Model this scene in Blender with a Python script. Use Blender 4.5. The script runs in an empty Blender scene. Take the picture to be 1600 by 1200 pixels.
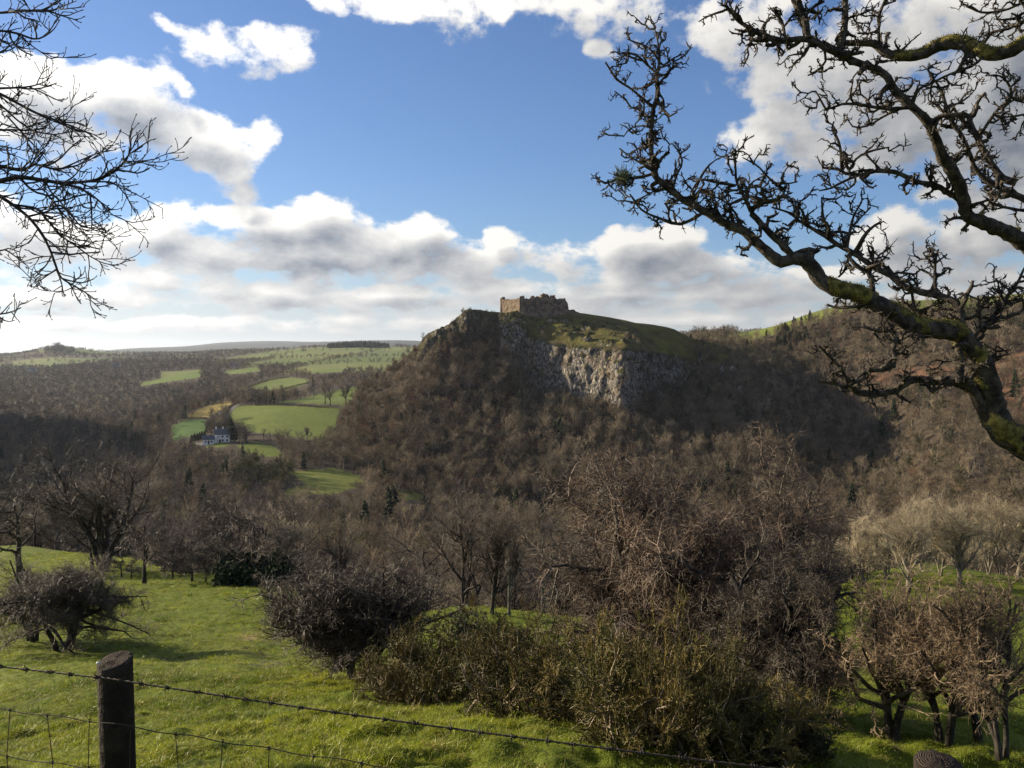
import bpy, math, random
import numpy as np
from mathutils import Vector, Matrix
R_ = math.radians
sc = bpy.context.scene
COL = sc.collection

# ------------------------------------------------------------------ camera
FOC = 1384.0                      # focal length in pixels of the 1600 px wide photograph
PITCH = math.atan(55.0 / FOC)
cam_data = bpy.data.cameras.new('camera')
cam_data.sensor_width = 36.0
cam_data.lens = FOC / 1600.0 * 36.0
cam_data.clip_start = 0.05
cam_data.clip_end = 90000.0
cam = bpy.data.objects.new('camera', cam_data)
cam.rotation_euler = (math.pi / 2 - PITCH, 0, 0)
COL.objects.link(cam)
sc.camera = cam

# ------------------------------------------------------------------ light
SUN_AZ, SUN_EL = -68.0, 19.0      # degrees left of the view direction, above the horizon
SKY_STRENGTH = 0.056
SUN_STRENGTH = 5.0
EXPOSURE = 1.02
sc.view_settings.view_transform = 'Standard'
sc.view_settings.look = 'None'
sc.view_settings.gamma = 1.0
sc.view_settings.exposure = EXPOSURE
sc.view_settings.use_curve_mapping = False
sc.cycles.use_denoising = True
sc.cycles.denoiser = 'OPENIMAGEDENOISE'
sc.cycles.denoising_prefilter = 'NONE'
sc.cycles.max_bounces = 4
sc.cycles.diffuse_bounces = 1
sc.cycles.glossy_bounces = 2
sc.cycles.volume_bounces = 0
sc.cycles.transparent_max_bounces = 4
sc.cycles.sample_clamp_direct = 8.0
sc.cycles.sample_clamp_indirect = 3.0
sun_data = bpy.data.lights.new('sun', 'SUN')
sun_data.energy = SUN_STRENGTH
sun_data.angle = R_(0.53)
sun_data.color = (1.0, 0.84, 0.60)
sun = bpy.data.objects.new('sun', sun_data)
SDIR = Vector((math.sin(R_(SUN_AZ)) * math.cos(R_(SUN_EL)), math.cos(R_(SUN_AZ)) * math.cos(R_(SUN_EL)), math.sin(R_(SUN_EL))))
sun.rotation_euler = SDIR.to_track_quat('Z', 'Y').to_euler()
sun.location = SDIR * 50
COL.objects.link(sun)


class NT:
    """short-hand for building node trees"""
    def __init__(self, tree):
        self.t = tree
    def n(self, kind, **kw):
        nd = self.t.nodes.new(kind)
        for k, v in kw.items():
            setattr(nd, k, v)
        return nd
    def put(self, sock, v):
        if isinstance(v, bpy.types.NodeSocket):
            self.t.links.new(v, sock)
        elif v is not None:
            sock.default_value = v
    def m(self, op, a, b=None, c=None, clamp=False):
        nd = self.n('ShaderNodeMath', operation=op, use_clamp=clamp)
        for i, v in enumerate((a, b, c)):
            self.put(nd.inputs[i], v)
        return nd.outputs[0]
    def vm(self, op, a, b=None):
        nd = self.n('ShaderNodeVectorMath', operation=op)
        self.put(nd.inputs[0], a); self.put(nd.inputs[1], b)
        return nd.outputs[0]
    def mix(self, f, a, b, blend='MIX'):
        nd = self.n('ShaderNodeMix', data_type='RGBA', blend_type=blend)
        self.put(nd.inputs[0], f); self.put(nd.inputs[6], a); self.put(nd.inputs[7], b)
        return nd.outputs[2]
    def sstep(self, v, lo, hi, a=0.0, b=1.0):
        nd = self.n('ShaderNodeMapRange', interpolation_type='SMOOTHSTEP')
        for i, x in enumerate((v, lo, hi, a, b)):
            self.put(nd.inputs[i], x)
        return nd.outputs[0]
    def noise(self, vec, scale, detail=5.0, rough=0.55, dist=0.0):
        nd = self.n('ShaderNodeTexNoise')
        self.put(nd.inputs['Vector'], vec)
        nd.inputs['Scale'].default_value = scale
        nd.inputs['Detail'].default_value = detail
        nd.inputs['Roughness'].default_value = rough
        nd.inputs['Distortion'].default_value = dist
        return nd.outputs[0]
    def comb(self, x, y, z=0.0):
        nd = self.n('ShaderNodeCombineXYZ')
        self.put(nd.inputs[0], x); self.put(nd.inputs[1], y); self.put(nd.inputs[2], z)
        return nd.outputs[0]


def ray(px, py):
    """direction through a pixel of the photograph, scaled so that y = 1"""
    a = PITCH
    u, v = (px - 800.0) / FOC, (600.0 - py) / FOC
    d = np.array([u, math.cos(a) + v * math.sin(a), -math.sin(a) + v * math.cos(a)])
    return d / d[1]

def proj(P):
    P = np.atleast_2d(np.asarray(P, float))
    f = P[:, 1] * math.cos(PITCH) - P[:, 2] * math.sin(PITCH)
    u = P[:, 1] * math.sin(PITCH) + P[:, 2] * math.cos(PITCH)
    f = np.where(np.abs(f) < 1e-6, 1e-6, f)
    return 800 + FOC * P[:, 0] / f, 600 - FOC * u / f

# ------------------------------------------------------------------ sky with clouds
world = bpy.data.worlds.new('World')
sc.world = world
world.use_nodes = True
wt = world.node_tree
wt.nodes.clear()
W = NT(wt)
sky = W.n('ShaderNodeTexSky', sky_type='NISHITA', sun_disc=False)
sky.sun_elevation = R_(SUN_EL)
sky.sun_rotation = R_(SUN_AZ)
sky.altitude = 250.0
sky.air_density = 1.0
sky.dust_density = 0.6
sky.ozone_density = 2.0
tc = W.n('ShaderNodeTexCoord')
sp = W.n('ShaderNodeSeparateXYZ')
W.put(sp.inputs[0], tc.outputs['Generated'])
az = W.m('MULTIPLY', W.m('ARCTAN2', sp.outputs[0], sp.outputs[1]), 180 / math.pi)
el = W.m('MULTIPLY', W.m('ARCSINE', sp.outputs[2]), 180 / math.pi)

# cumulus and stratocumulus banks: (x, y, half width, half height, weight) as seen in the photograph
BANKS = [(60, 165, 110, 62, 1.0), (190, 135, 95, 42, 1.0), (291, 128, 24, 17, .75), (250, 195, 130, 42, 1.0), (340, 245, 65, 42, .9), (405, 212, 30, 28, .72), (395, 300, 22, 14, .6),
         (385, 75, 90, 22, .62), (290, 58, 45, 12, .5), (445, 100, 32, 22, .6),
         (545, 5, 55, 22, .8), (660, 12, 80, 26, .75), (715, 30, 50, 32, .55), (790, 0, 60, 22, .6), (960, 10, 120, 30, .48), (938, 88, 26, 20, .6),
         (1180, 40, 120, 55, .5), (1290, 110, 120, 85, .62), (1235, 215, 70, 55, .75), (1390, 60, 140, 80, .66), (1400, 190, 130, 75, 1.0), (1560, 170, 130, 150, 1.05), (1600, 40, 130, 90, .9), (1570, 300, 60, 40, .7),
         (40, 380, 120, 50, .8), (235, 375, 95, 44, 1.0), (350, 395, 80, 35, .8), (455, 355, 110, 34, 1.0), (470, 400, 190, 38, 1.0), (620, 372, 80, 28, .95), (690, 400, 130, 34, 1.0), (795, 372, 28, 17, .7), (870, 412, 50, 26, .7),
         (1000, 385, 85, 27, 1.0), (1050, 412, 120, 28, 1.0), (1150, 425, 80, 20, .8),
         (1400, 362, 60, 26, .85), (1480, 392, 130, 38, .9), (1475, 338, 30, 18, .7), (1590, 365, 70, 40, .8), (1300, 425, 90, 16, .7),
         (90, 465, 150, 18, .8), (260, 445, 120, 18, .7), (420, 462, 150, 22, .9), (640, 468, 150, 20, .85), (760, 450, 90, 16, .75), (950, 465, 160, 24, .9), (1180, 460, 150, 24, .85), (1350, 465, 150, 20, .8), (1560, 450, 140, 22, .8),
         (180, 508, 260, 12, .62), (520, 505, 260, 14, .66), (900, 503, 260, 14, .7), (1300, 500, 240, 14, .7), (1600, 500, 200, 14, .7)]

K_PX = math.degrees(1 / FOC)
def bank_deg(b):
    d = ray(b[0], b[1])
    a0 = math.degrees(math.atan2(d[0], 1.0)); e0 = math.degrees(math.atan2(d[2], math.hypot(d[0], 1.0)))
    return a0, e0, b[2] * K_PX * math.cos(R_(a0)) ** 2 * 1.25, b[3] * K_PX * math.cos(R_(a0)) * 1.25, b[4]
BD = [bank_deg(b) for b in BANKS]

def sample_noise(a, e, oct_fine, oct_warp):
    """drifted position, fine billows and loose cover at one direction; clouds get flatter towards the horizon"""
    p = W.comb(W.m('MULTIPLY', a, .13), W.m('MULTIPLY', W.m('POWER', W.m('MAXIMUM', e, .01), .8), .38))
    def noise2(scale, detail, rough, colour=False):
        w = W.n('ShaderNodeTexNoise', noise_dimensions='2D'); W.put(w.inputs['Vector'], p)
        w.inputs['Scale'].default_value = scale; w.inputs['Detail'].default_value = detail; w.inputs['Roughness'].default_value = rough
        return w.outputs['Color' if colour else 0]
    ws = W.n('ShaderNodeSeparateColor'); W.put(ws.inputs[0], noise2(1.3, oct_warp, .5, True))
    waz = W.m('MULTIPLY_ADD', W.m('SUBTRACT', ws.outputs[0], .5), 4.2, a)
    wel = W.m('MULTIPLY_ADD', W.m('SUBTRACT', ws.outputs[1], .5), W.m('MINIMUM', W.m('MULTIPLY', e, .35), 3.0), e)
    fine = W.m('MULTIPLY', W.m('SUBTRACT', noise2(2.6, oct_fine, .58), .5), 1.5)
    cover = W.m('MULTIPLY_ADD', ws.outputs[2], 2.6, -1.32)
    return W.comb(waz, wel, 0.0), fine, cover
lat = W.m('MINIMUM', W.m('MULTIPLY', W.m('MAXIMUM', el, 0.0), .14), 1.6)
S0 = sample_noise(az, el, 6.0, 2.0)
S1 = sample_noise(W.m('SUBTRACT', az, 0.9), W.m('ADD', el, W.m('ADD', lat, .35)), 4.0, 2.0)
# the same broken cloud goes on beyond the frame
outm = W.m('MAXIMUM', W.sstep(W.m('ABSOLUTE', az), 31.0, 40.0), W.sstep(el, 22.5, 29.0))
sv = W.n('ShaderNodeVectorMath', operation='DOT_PRODUCT'); W.put(sv.inputs[0], tc.outputs['Generated']); sv.inputs[1].default_value = SDIR
fw = W.m('POWER', W.m('MAXIMUM', W.m('MULTIPLY_ADD', sv.outputs['Value'], .5, .5), 0.0), 3.0)
bright = W.m('MULTIPLY_ADD', fw, .52, .365)      # clouds near the sun scatter more light forward
brv = W.comb(bright, bright, bright)
skyc = W.vm('MULTIPLY', sky.outputs[0], (SKY_STRENGTH * .76, SKY_STRENGTH * .93, SKY_STRENGTH * 1.24))
# thin high stratus lying over the whole horizon
veil = W.m('MULTIPLY', W.sstep(el, 7.0, .5), .70)
skyc = W.mix(veil, skyc, W.vm('MULTIPLY', brv, (.55, .59, .65)))

def cloud_shader(banks):
    def density(S):
        if banks is None:
            return W.m('ADD', S[1], S[2]), S[2]
        acc = None
        for (a0, e0, sa, se, bw) in banks:
            dn = W.n('ShaderNodeVectorMath', operation='MULTIPLY_ADD')
            W.put(dn.inputs[0], S[0]); dn.inputs[1].default_value = (1 / sa, 1 / se, 0); dn.inputs[2].default_value = (-a0 / sa, -e0 / se, 0)
            q = W.n('ShaderNodeVectorMath', operation='DOT_PRODUCT'); W.put(q.inputs[0], dn.outputs[0]); W.put(q.inputs[1], dn.outputs[0])
            g = W.m('MULTIPLY_ADD', q.outputs['Value'], -bw * .55, bw * .55)
            acc = g if acc is None else W.m('SMOOTH_MAX', acc, g, .35)
        acc = W.m('MAXIMUM', acc, -1.0)
        base = W.m('MULTIPLY_ADD', W.m('SUBTRACT', S[2], acc), outm, acc)
        return W.m('ADD', base, S[1]), base
    (d0, b0), (d1, b1) = density(S0), density(S1)
    alpha = W.sstep(d0, -.02, .34)
    lit = W.m('MULTIPLY_ADD', W.m('SUBTRACT', d0, d1), .45, .66)
    lit = W.m('MULTIPLY_ADD', W.m('SUBTRACT', b0, b1), .75, lit)
    lit = W.m('MULTIPLY_ADD', W.sstep(b0, .12, .62), -.55, lit)
    lit = W.m('MULTIPLY_ADD', W.m('SUBTRACT', 1.0, alpha), .25, lit, clamp=True)
    ccol = W.vm('MULTIPLY', W.mix(lit, (.22, .25, .305, 1), (.96, .93, .88, 1)), brv)
    bg = W.n('ShaderNodeBackground'); W.put(bg.inputs[0], W.mix(alpha, skyc, ccol)); bg.inputs[1].default_value = 1.0
    return bg.outputs[0]
def switch(fac, a, b):
    ms = W.n('ShaderNodeMixShader'); W.put(ms.inputs[0], fac); W.put(ms.inputs[1], a); W.put(ms.inputs[2], b)
    return ms.outputs[0]
def region(a_lo, a_hi, e_lo, e_hi):
    r = [b for b in BD if b[0] + 1.8 * b[2] + 2.5 > a_lo and b[0] - 1.8 * b[2] - 3.5 < a_hi and b[1] + 1.8 * b[3] + 1.5 > e_lo and b[1] - 1.8 * b[3] - 3 < e_hi]
    return cloud_shader(r)
E_SPLIT = 8.6
low = switch(W.m('GREATER_THAN', az, -10.0), region(-41, -10, -1, E_SPLIT), switch(W.m('GREATER_THAN', az, 9.0), region(-10, 9, -1, E_SPLIT), region(9, 41, -1, E_SPLIT)))
high = switch(W.m('GREATER_THAN', az, -10.0), region(-41, -10, E_SPLIT, 30), switch(W.m('GREATER_THAN', az, 9.0), region(-10, 9, E_SPLIT, 30), region(9, 41, E_SPLIT, 30)))
inside = switch(W.m('GREATER_THAN', el, E_SPLIT), low, high)
fin = switch(W.m('GREATER_THAN', outm, .999), inside, cloud_shader(None))
wo = W.n('ShaderNodeOutputWorld'); W.put(wo.inputs[0], fin)
world.cycles.sampling_method = 'MANUAL'
world.cycles.sample_map_resolution = 512

# ------------------------------------------------------------------ helpers
def tag(o, label=None, cat=None, group=None, kind=None):
    for k, v in (('label', label), ('category', cat), ('group', group), ('kind', kind)):
        if v:
            o[k] = v
    return o

def empty(name, loc=(0, 0, 0), rz=0.0, scale=1.0):
    o = bpy.data.objects.new(name, None)
    o.empty_display_size = .2
    o.location = loc; o.rotation_euler = (0, 0, rz)
    o.scale = (scale, scale, scale) if np.isscalar(scale) else scale
    COL.objects.link(o)
    return o

def mesh_np(name, V, F, mats=(), smooth=True, mat_idx=None):
    """V (n,3); F a list of integer arrays (m,3) or (m,4)"""
    me = bpy.data.meshes.new(name)
    V = np.asarray(V, np.float32)
    F = [np.asarray(f, np.int32) for f in F if len(f)]
    me.vertices.add(len(V)); me.vertices.foreach_set('co', V.ravel())
    loops = np.concatenate([f.ravel() for f in F])
    tot = np.concatenate([np.full(len(f), f.shape[1], np.int32) for f in F])
    start = np.concatenate([[0], np.cumsum(tot)[:-1]]).astype(np.int32)
    me.loops.add(len(loops)); me.loops.foreach_set('vertex_index', loops)
    me.polygons.add(len(tot))
    me.polygons.foreach_set('loop_start', start)
    me.polygons.foreach_set('loop_total', tot)
    me.polygons.foreach_set('use_smooth', np.full(len(tot), smooth, bool))
    for m in mats:
        me.materials.append(m)
    if mat_idx is not None:
        me.polygons.foreach_set('material_index', np.asarray(mat_idx, np.int32))
    me.update(calc_edges=True)
    return me

def obj(name, me, parent=None, loc=None):
    o = bpy.data.objects.new(name, me)
    COL.objects.link(o)
    if parent is not None:
        o.parent = parent
    if loc is not None:
        o.location = loc
    return o

# vectorised gradient noise
_perm = np.random.default_rng(7).permutation(512).astype(np.int64)
_perm = np.concatenate([_perm, _perm, _perm])
_g3 = np.random.default_rng(8).normal(size=(512, 3)); _g3 /= np.linalg.norm(_g3, axis=1)[:, None]
def perlin(x, y, z=None):
    x, y = np.asarray(x, float), np.asarray(y, float)
    z = np.zeros_like(x) if z is None else np.asarray(z, float)
    xi, yi, zi = np.floor(x).astype(np.int64), np.floor(y).astype(np.int64), np.floor(z).astype(np.int64)
    xf, yf, zf = x - xi, y - yi, z - zi
    fade = lambda t: t * t * t * (t * (t * 6 - 15) + 10)
    u, v, w = fade(xf), fade(yf), fade(zf)
    out = 0.0
    for dx in (0, 1):
        for dy in (0, 1):
            for dz in (0, 1):
                h = _perm[_perm[_perm[(xi + dx) & 511] + ((yi + dy) & 511)] + ((zi + dz) & 511)] & 511
                g = _g3[h]
                dot = g[..., 0] * (xf - dx) + g[..., 1] * (yf - dy) + g[..., 2] * (zf - dz)
                out = out + dot * (u if dx else 1 - u) * (v if dy else 1 - v) * (w if dz else 1 - w)
    return out
def fbm(x, y, z=None, octs=4, rough=.5):
    a, s, t = 1.0, 1.0, 0.0
    for i in range(octs):
        t = t + a * perlin(x * s + 17.3 * i, y * s - 9.1 * i, None if z is None else z * s + 5.7 * i)
        a *= rough; s *= 2.03
    return t

def pchip(x, y, xq):
    """monotone cubic interpolation; y may be (n,) or (n,k)"""
    x = np.asarray(x, float); y = np.asarray(y, float)
    one = y.ndim == 1
    if one:
        y = y[:, None]
    h = np.diff(x)[:, None]; dl = np.diff(y, axis=0) / h
    m = np.zeros_like(y)
    m[0], m[-1] = dl[0], dl[-1]
    same = dl[:-1] * dl[1:] > 0
    w1 = 2 * h[1:] + h[:-1]; w2 = h[1:] + 2 * h[:-1]
    with np.errstate(divide='ignore', invalid='ignore'):
        hm = (w1 + w2) / (w1 / dl[:-1] + w2 / dl[1:])
    m[1:-1] = np.where(same, hm, 0)
    xq = np.clip(np.asarray(xq, float), x[0], x[-1])
    i = np.clip(np.searchsorted(x, xq, side='right') - 1, 0, len(x) - 2)
    t = ((xq - x[i]) / (x[i + 1] - x[i]))[:, None]; hh = h[i]
    r = (2*t**3-3*t**2+1)*y[i] + (t**3-2*t**2+t)*hh*m[i] + (-2*t**3+3*t**2)*y[i+1] + (t**3-t**2)*hh*m[i+1]
    return r[:, 0] if one else r

def inpoly(px, py, poly):
    px = np.asarray(px); py = np.asarray(py)
    c = np.zeros(px.shape, bool)
    n = len(poly)
    for i in range(n):
        x1, y1 = poly[i]; x2, y2 = poly[(i + 1) % n]
        if y1 == y2:
            continue
        c ^= ((y1 > py) != (y2 > py)) & (px < (x2 - x1) * (py - y1) / (y2 - y1) + x1)
    return c

# ------------------------------------------------------------------ materials
def new_mat(name):
    m = bpy.data.materials.new(name); m.use_nodes = True
    t = NT(m.node_tree)
    b = m.node_tree.nodes['Principled BSDF']
    b.inputs['Specular IOR Level'].default_value = .25
    return m, t, b

def rgb(c):
    return (c[0], c[1], c[2], 1.0)

def bark_mat(name, dark, light, scale=6.0, rough=.85, vary=.5, bump=.4, hue=None, spec=.2):
    m, t, b = new_mat(name)
    tcn = t.n('ShaderNodeTexCoord'); oi = t.n('ShaderNodeObjectInfo')
    n1 = t.noise(tcn.outputs['Object'], scale, 5.0, .6)
    c = t.mix(t.sstep(n1, .35, .68), rgb(dark), rgb(light))
    if hue is not None:
        c = t.mix(t.m('MULTIPLY', oi.outputs['Random'], .9), c, rgb(hue))
    k = t.m('ADD', 1 - vary / 2, t.m('MULTIPLY', t.m('FRACT', t.m('MULTIPLY', oi.outputs['Random'], 7.31)), vary))
    c = t.vm('MULTIPLY', c, t.comb(k, k, k))
    t.put(b.inputs['Base Color'], c)
    b.inputs['Roughness'].default_value = rough
    b.inputs['Specular IOR Level'].default_value = spec
    if bump:
        bp = t.n('ShaderNodeBump'); bp.inputs['Strength'].default_value = bump; bp.inputs['Distance'].default_value = .02
        t.put(bp.inputs['Height'], t.noise(tcn.outputs['Object'], scale * 5, 4.0)); t.put(b.inputs['Normal'], bp.outputs[0])
    return m

MAT = {}
MAT['bark_dark'] = bark_mat('dark_thorn_bark', (.02, .017, .014), (.075, .065, .052), 5)
MAT['twig_dark'] = bark_mat('dark_thorn_twig', (.026, .019, .013), (.10, .077, .053), 2.5, bump=0, spec=.45, rough=.55)
MAT['twig_red'] = bark_mat('reddish_thorn_twig', (.036, .025, .017), (.15, .104, .07), 1.2, bump=0, spec=.45, rough=.55)
MAT['bark_grey'] = bark_mat('grey_bark', (.05, .045, .036), (.17, .15, .12), 1.5)
MAT['twig_brown'] = bark_mat('brown_twig', (.05, .037, .03), (.15, .115, .09), .6, bump=0, spec=.4, rough=.6)
MAT['twig_pale'] = bark_mat('pale_willow_twig', (.20, .165, .10), (.50, .42, .28), .6, bump=0, spec=.4, rough=.6)
MAT['twig_tan'] = bark_mat('tan_thorn_twig', (.125, .09, .055), (.40, .295, .185), .9, bump=0, spec=.4, rough=.6)
MAT['wood_a'] = bark_mat('far_brown_wood', (.09, .062, .041), (.27, .19, .125), .18, bump=0, vary=1.25, hue=(.21, .168, .102))
MAT['wood_b'] = bark_mat('far_grey_wood', (.115, .092, .06), (.34, .275, .178), .18, bump=0, vary=1.25, hue=(.17, .138, .098))
MAT['wood_c'] = bark_mat('far_russet_wood', (.10, .056, .037), (.26, .15, .095), .18, bump=0, vary=.7)
MAT['wood_v'] = bark_mat('far_valley_wood', (.045, .038, .04), (.10, .084, .078), .12, bump=0, vary=.7)  # wood colour darkened to carry the shade lying over the left valley
MAT['bark_far'] = bark_mat('pale_far_bark', (.12, .105, .08), (.32, .28, .21), .8, bump=0)
MAT['ever'] = bark_mat('evergreen_needles', (.012, .02, .010), (.035, .05, .022), .7, bump=0, vary=.5)
MAT['ivy'] = bark_mat('ivy_leaves', (.03, .035, .014), (.085, .08, .03), 1.0, bump=0, vary=.5)

def grassy(name, a, b2, c2, sc1=1.0):
    m, t, b = new_mat(name)
    oi = t.n('ShaderNodeObjectInfo'); ge = t.n('ShaderNodeNewGeometry')
    n1 = t.noise(ge.outputs['Position'], .35 * sc1, 4.0, .6)
    c = t.mix(t.sstep(n1, .36, .66), rgb(a), rgb(b2))
    c = t.mix(t.sstep(oi.outputs['Random'], .80, .98), c, rgb(c2))
    k = t.m('ADD', .72, t.m('MULTIPLY', t.m('FRACT', t.m('MULTIPLY', oi.outputs['Random'], 9.7)), .56))
    c = t.vm('MULTIPLY', c, t.comb(k, k, k))
    t.put(b.inputs['Base Color'], c)
    b.inputs['Roughness'].default_value = .5
    b.inputs['Specular IOR Level'].default_value = .35
    tr = t.n('ShaderNodeBsdfTranslucent'); t.put(tr.inputs[0], c)
    ms = t.n('ShaderNodeMixShader'); ms.inputs[0].default_value = .38
    out = m.node_tree.nodes['Material Output']
    t.put(ms.inputs[1], b.outputs[0]); t.put(ms.inputs[2], tr.outputs[0]); t.put(out.inputs[0], ms.outputs[0])
    return m
MAT['grass'] = grassy('pasture_grass_blades', (.128, .178, .010), (.285, .315, .020), (.37, .31, .10))
MAT['gorse'] = grassy('gorse_needles', (.075, .078, .02), (.225, .172, .05), (.32, .21, .085), 3.0)
MAT['holly'] = grassy('dark_gorse_needles', (.018, .028, .010), (.04, .055, .018), (.06, .06, .02), 3.0)

# ------------------------------------------------------------------ terrain heights
def th_of(px):
    return math.atan((px - 800.0) / FOC)
NEAR = [(.4, -1.62), (2.6, -2.08), (8, -3.75), (20, -7.45)]
TAB = {
 -1500: NEAR + [(40,-13.2),(90,-24),(150,-32),(300,-45),(500,-45),(700,0),(950,60),(1300,95),(1900,40),(3000,-30),(5000,-20),(9000,0),(16000,0),(30000,-210)],  # outer flank of the unseen shading hill, raised along with it
 -420: NEAR + [(40,-13.2),(90,-22),(150,-31),(300,-58),(500,-75),(700,-66),(900,25),(1150,100),(1500,135),(2000,70),(3000,-35),(5000,-25),(9000,0),(16000,0),(30000,-210)],  # unseen hill left of the view, added to throw shade over the left valley
 -130: NEAR + [(40,-13.2),(90,-21.5),(150,-30),(300,-64),(500,-86),(700,-94),(950,-92),(1300,-60),(1700,-55),(2300,-60),(3000,-50),(5000,-25),(9000,-20),(16000,-20),(30000,-210)],
 0: NEAR + [(46,-13.4),(80,-20),(105,-23.7),(133,-27.2),(160,-31),(200,-42),(300,-65),(450,-85),(600,-95),(900,-97),(1300,-95),(1700,-90),(2300,-79),(3000,-62),(4100,-46),(5000,-38),(5600,-37),(8000,-75),(13000,-90),(30000,-210)],
 92: NEAR + [(45,-13.4),(80,-19.8),(105,-23.5),(133,-27.5),(160,-33),(200,-45),(300,-66),(450,-85),(600,-94),(900,-95),(1300,-93),(1700,-86),(2300,-72),(3000,-54),(4100,-24),(4900,3),(4300,9),(6000,-20),(9000,-70),(13000,-90),(30000,-210)],
 200: NEAR + [(44,-13.4),(82,-20),(110,-24.3),(130,-29),(160,-40),(200,-50),(300,-68),(450,-85),(600,-92),(800,-92),(1000,-90),(1300,-88),(1700,-80),(2200,-62),(3000,-42),(4000,-30),(5000,-24),(7000,-60),(12500,-10),(17000,5),(22000,0),(30000,-210)],
 290: NEAR + [(42,-13.4),(79,-19.6),(95,-23),(120,-31),(160,-43),(250,-60),(400,-78),(520,-80),(600,-78),(720,-75),(850,-72),(1000,-68),(1150,-70),(1400,-72),(1900,-60),(2700,-40),(3500,-30),(5000,-26),(8000,-50),(12500,20),(17000,45),(22000,0),(30000,-210)],
 350: NEAR + [(42,-13.4),(78,-19.5),(95,-23),(120,-32),(160,-44),(250,-60),(400,-76),(520,-76),(600,-75),(700,-71),(800,-71),(950,-66),(1030,-62.5),(1200,-66),(1500,-62),(2000,-52),(2700,-36),(3500,-21),(5000,-14),(8000,-30),(13000,60),(18000,120),(22000,0),(30000,-210)],
 430: NEAR + [(41,-13.6),(76,-19.6),(90,-24),(115,-33),(160,-45),(250,-61),(400,-78),(500,-79),(580,-77),(670,-72.5),(760,-69),(900,-61),(980,-58),(1150,-62),(1420,-57),(1900,-47),(2600,-30),(3500,-10),(5000,-6),(8000,-30),(13000,80),(18000,150),(22000,0),(30000,-210)],
 500: NEAR + [(33,-11.6),(41,-13.7),(73,-20.2),(85,-24.5),(110,-34),(160,-46),(250,-62),(400,-80),(480,-80),(560,-78),(640,-75),(720,-71.5),(850,-62),(930,-56),(1100,-59),(1350,-53),(1800,-42),(2500,-25),(3500,3),(4000,6),(6000,-10),(13000,100),(18000,125),(22000,0),(30000,-210)],
 620: NEAR + [(33,-11.7),(40,-13.6),(62,-18.6),(70,-21.5),(90,-31),(130,-42),(250,-66),(400,-84),(480,-84),(560,-84),(700,-78),(850,-65),(1000,-55),(1300,-50),(1800,-40),(2500,-22),(3500,6),(4200,8),(6000,-10),(13000,120),(18000,120),(22000,0),(30000,-210)],
 720: NEAR + [(33,-11.6),(40,-13.1),(54,-15.9),(60,-18),(80,-27),(120,-40),(250,-68),(400,-90),(500,-94),(600,-92),(700,-85),(850,-50),(1000,-20),(1300,-10),(3500,0),(6000,-10),(13000,80),(18000,80),(22000,0),(30000,-210)],
 850: NEAR + [(33,-11.6),(40,-13.2),(53,-16.1),(60,-18.5),(80,-27),(120,-40),(250,-70),(400,-92),(500,-97),(600,-94),(700,-85),(850,-40),(1000,-10),(1300,0),(3500,5),(6000,-10),(13000,80),(18000,80),(22000,0),(30000,-210)],
 1000: NEAR + [(30,-10.8),(40,-13.8),(60,-18.5),(75,-23),(100,-31),(130,-40),(220,-62),(400,-90),(500,-95),(600,-90),(700,-78),(850,-30),(1000,0),(1300,8),(3000,30),(6000,0),(13000,60),(22000,0),(30000,-210)],
 1100: NEAR + [(24,-9.0),(40,-14.0),(60,-19),(80,-24),(100,-29),(130,-38),(200,-55),(300,-75),(400,-88),(500,-92),(600,-86),(700,-70),(850,-22),(950,6),(1020,12),(1300,8),(3000,48),(6000,0),(13000,60),(22000,0),(30000,-210)],
 1200: NEAR + [(24,-9.4),(40,-14.4),(60,-19.4),(80,-24),(100,-28.5),(130,-36),(200,-53),(300,-74),(400,-88),(500,-92),(580,-86),(680,-66),(780,-32),(860,-4),(930,17),(1000,24),(1300,18),(3000,50),(6000,0),(13000,0),(30000,-210)],
 1300: NEAR + [(24,-10.0),(40,-15.0),(60,-20),(80,-24.5),(100,-28),(130,-33.5),(160,-42),(250,-66),(350,-86),(450,-94),(550,-92),(650,-80),(750,-46),(850,3),(920,33),(1000,44),(1300,36),(3000,20),(6000,0),(13000,0),(30000,-210)],
 1380: NEAR + [(24,-10.3),(40,-15.3),(60,-20.2),(80,-24.3),(105,-28),(135,-31.5),(155,-37),(250,-64),(350,-84),(450,-93),(550,-91),(650,-76),(750,-36),(850,14),(920,40),(1000,48),(1300,30),(3000,0),(6000,0),(13000,0),(30000,-210)],
 1450: NEAR + [(24,-10.5),(40,-15.5),(60,-20.2),(80,-24),(105,-27.8),(130,-30.8),(148,-32.6),(168,-39),(250,-61),(350,-78),(430,-85),(520,-79),(650,-52),(750,-18),(850,24),(900,38),(1000,49),(1300,25),(3000,0),(6000,0),(13000,0),(30000,-210)],
 1600: NEAR + [(24,-10.6),(40,-15.8),(60,-20.3),(80,-24),(110,-28.5),(140,-32),(160,-36),(250,-58),(350,-72),(430,-76),(520,-66),(650,-36),(750,-5),(850,28),(900,40),(1000,54),(1300,30),(3000,0),(6000,0),(13000,0),(30000,-210)],
 1900: NEAR + [(24,-10.6),(40,-15.8),(60,-20.3),(80,-24),(120,-29),(160,-35),(250,-52),(350,-62),(430,-62),(520,-50),(650,-20),(750,10),(850,36),(1000,60),(1300,40),(3000,0),(6000,0),(13000,0),(30000,-210)],
 2900: NEAR + [(24,-9.6),(40,-13.8),(60,-18),(80,-22),(120,-27),(200,-33),(350,-30),(520,-10),(750,20),(1000,50),(1300,40),(3000,0),(6000,0),(13000,0),(30000,-210)],
}
LR0, LR1, NLR = math.log(.4), math.log(30000.0), 700
LRG = np.linspace(LR0, LR1, NLR)
cols = sorted(TAB)
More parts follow.
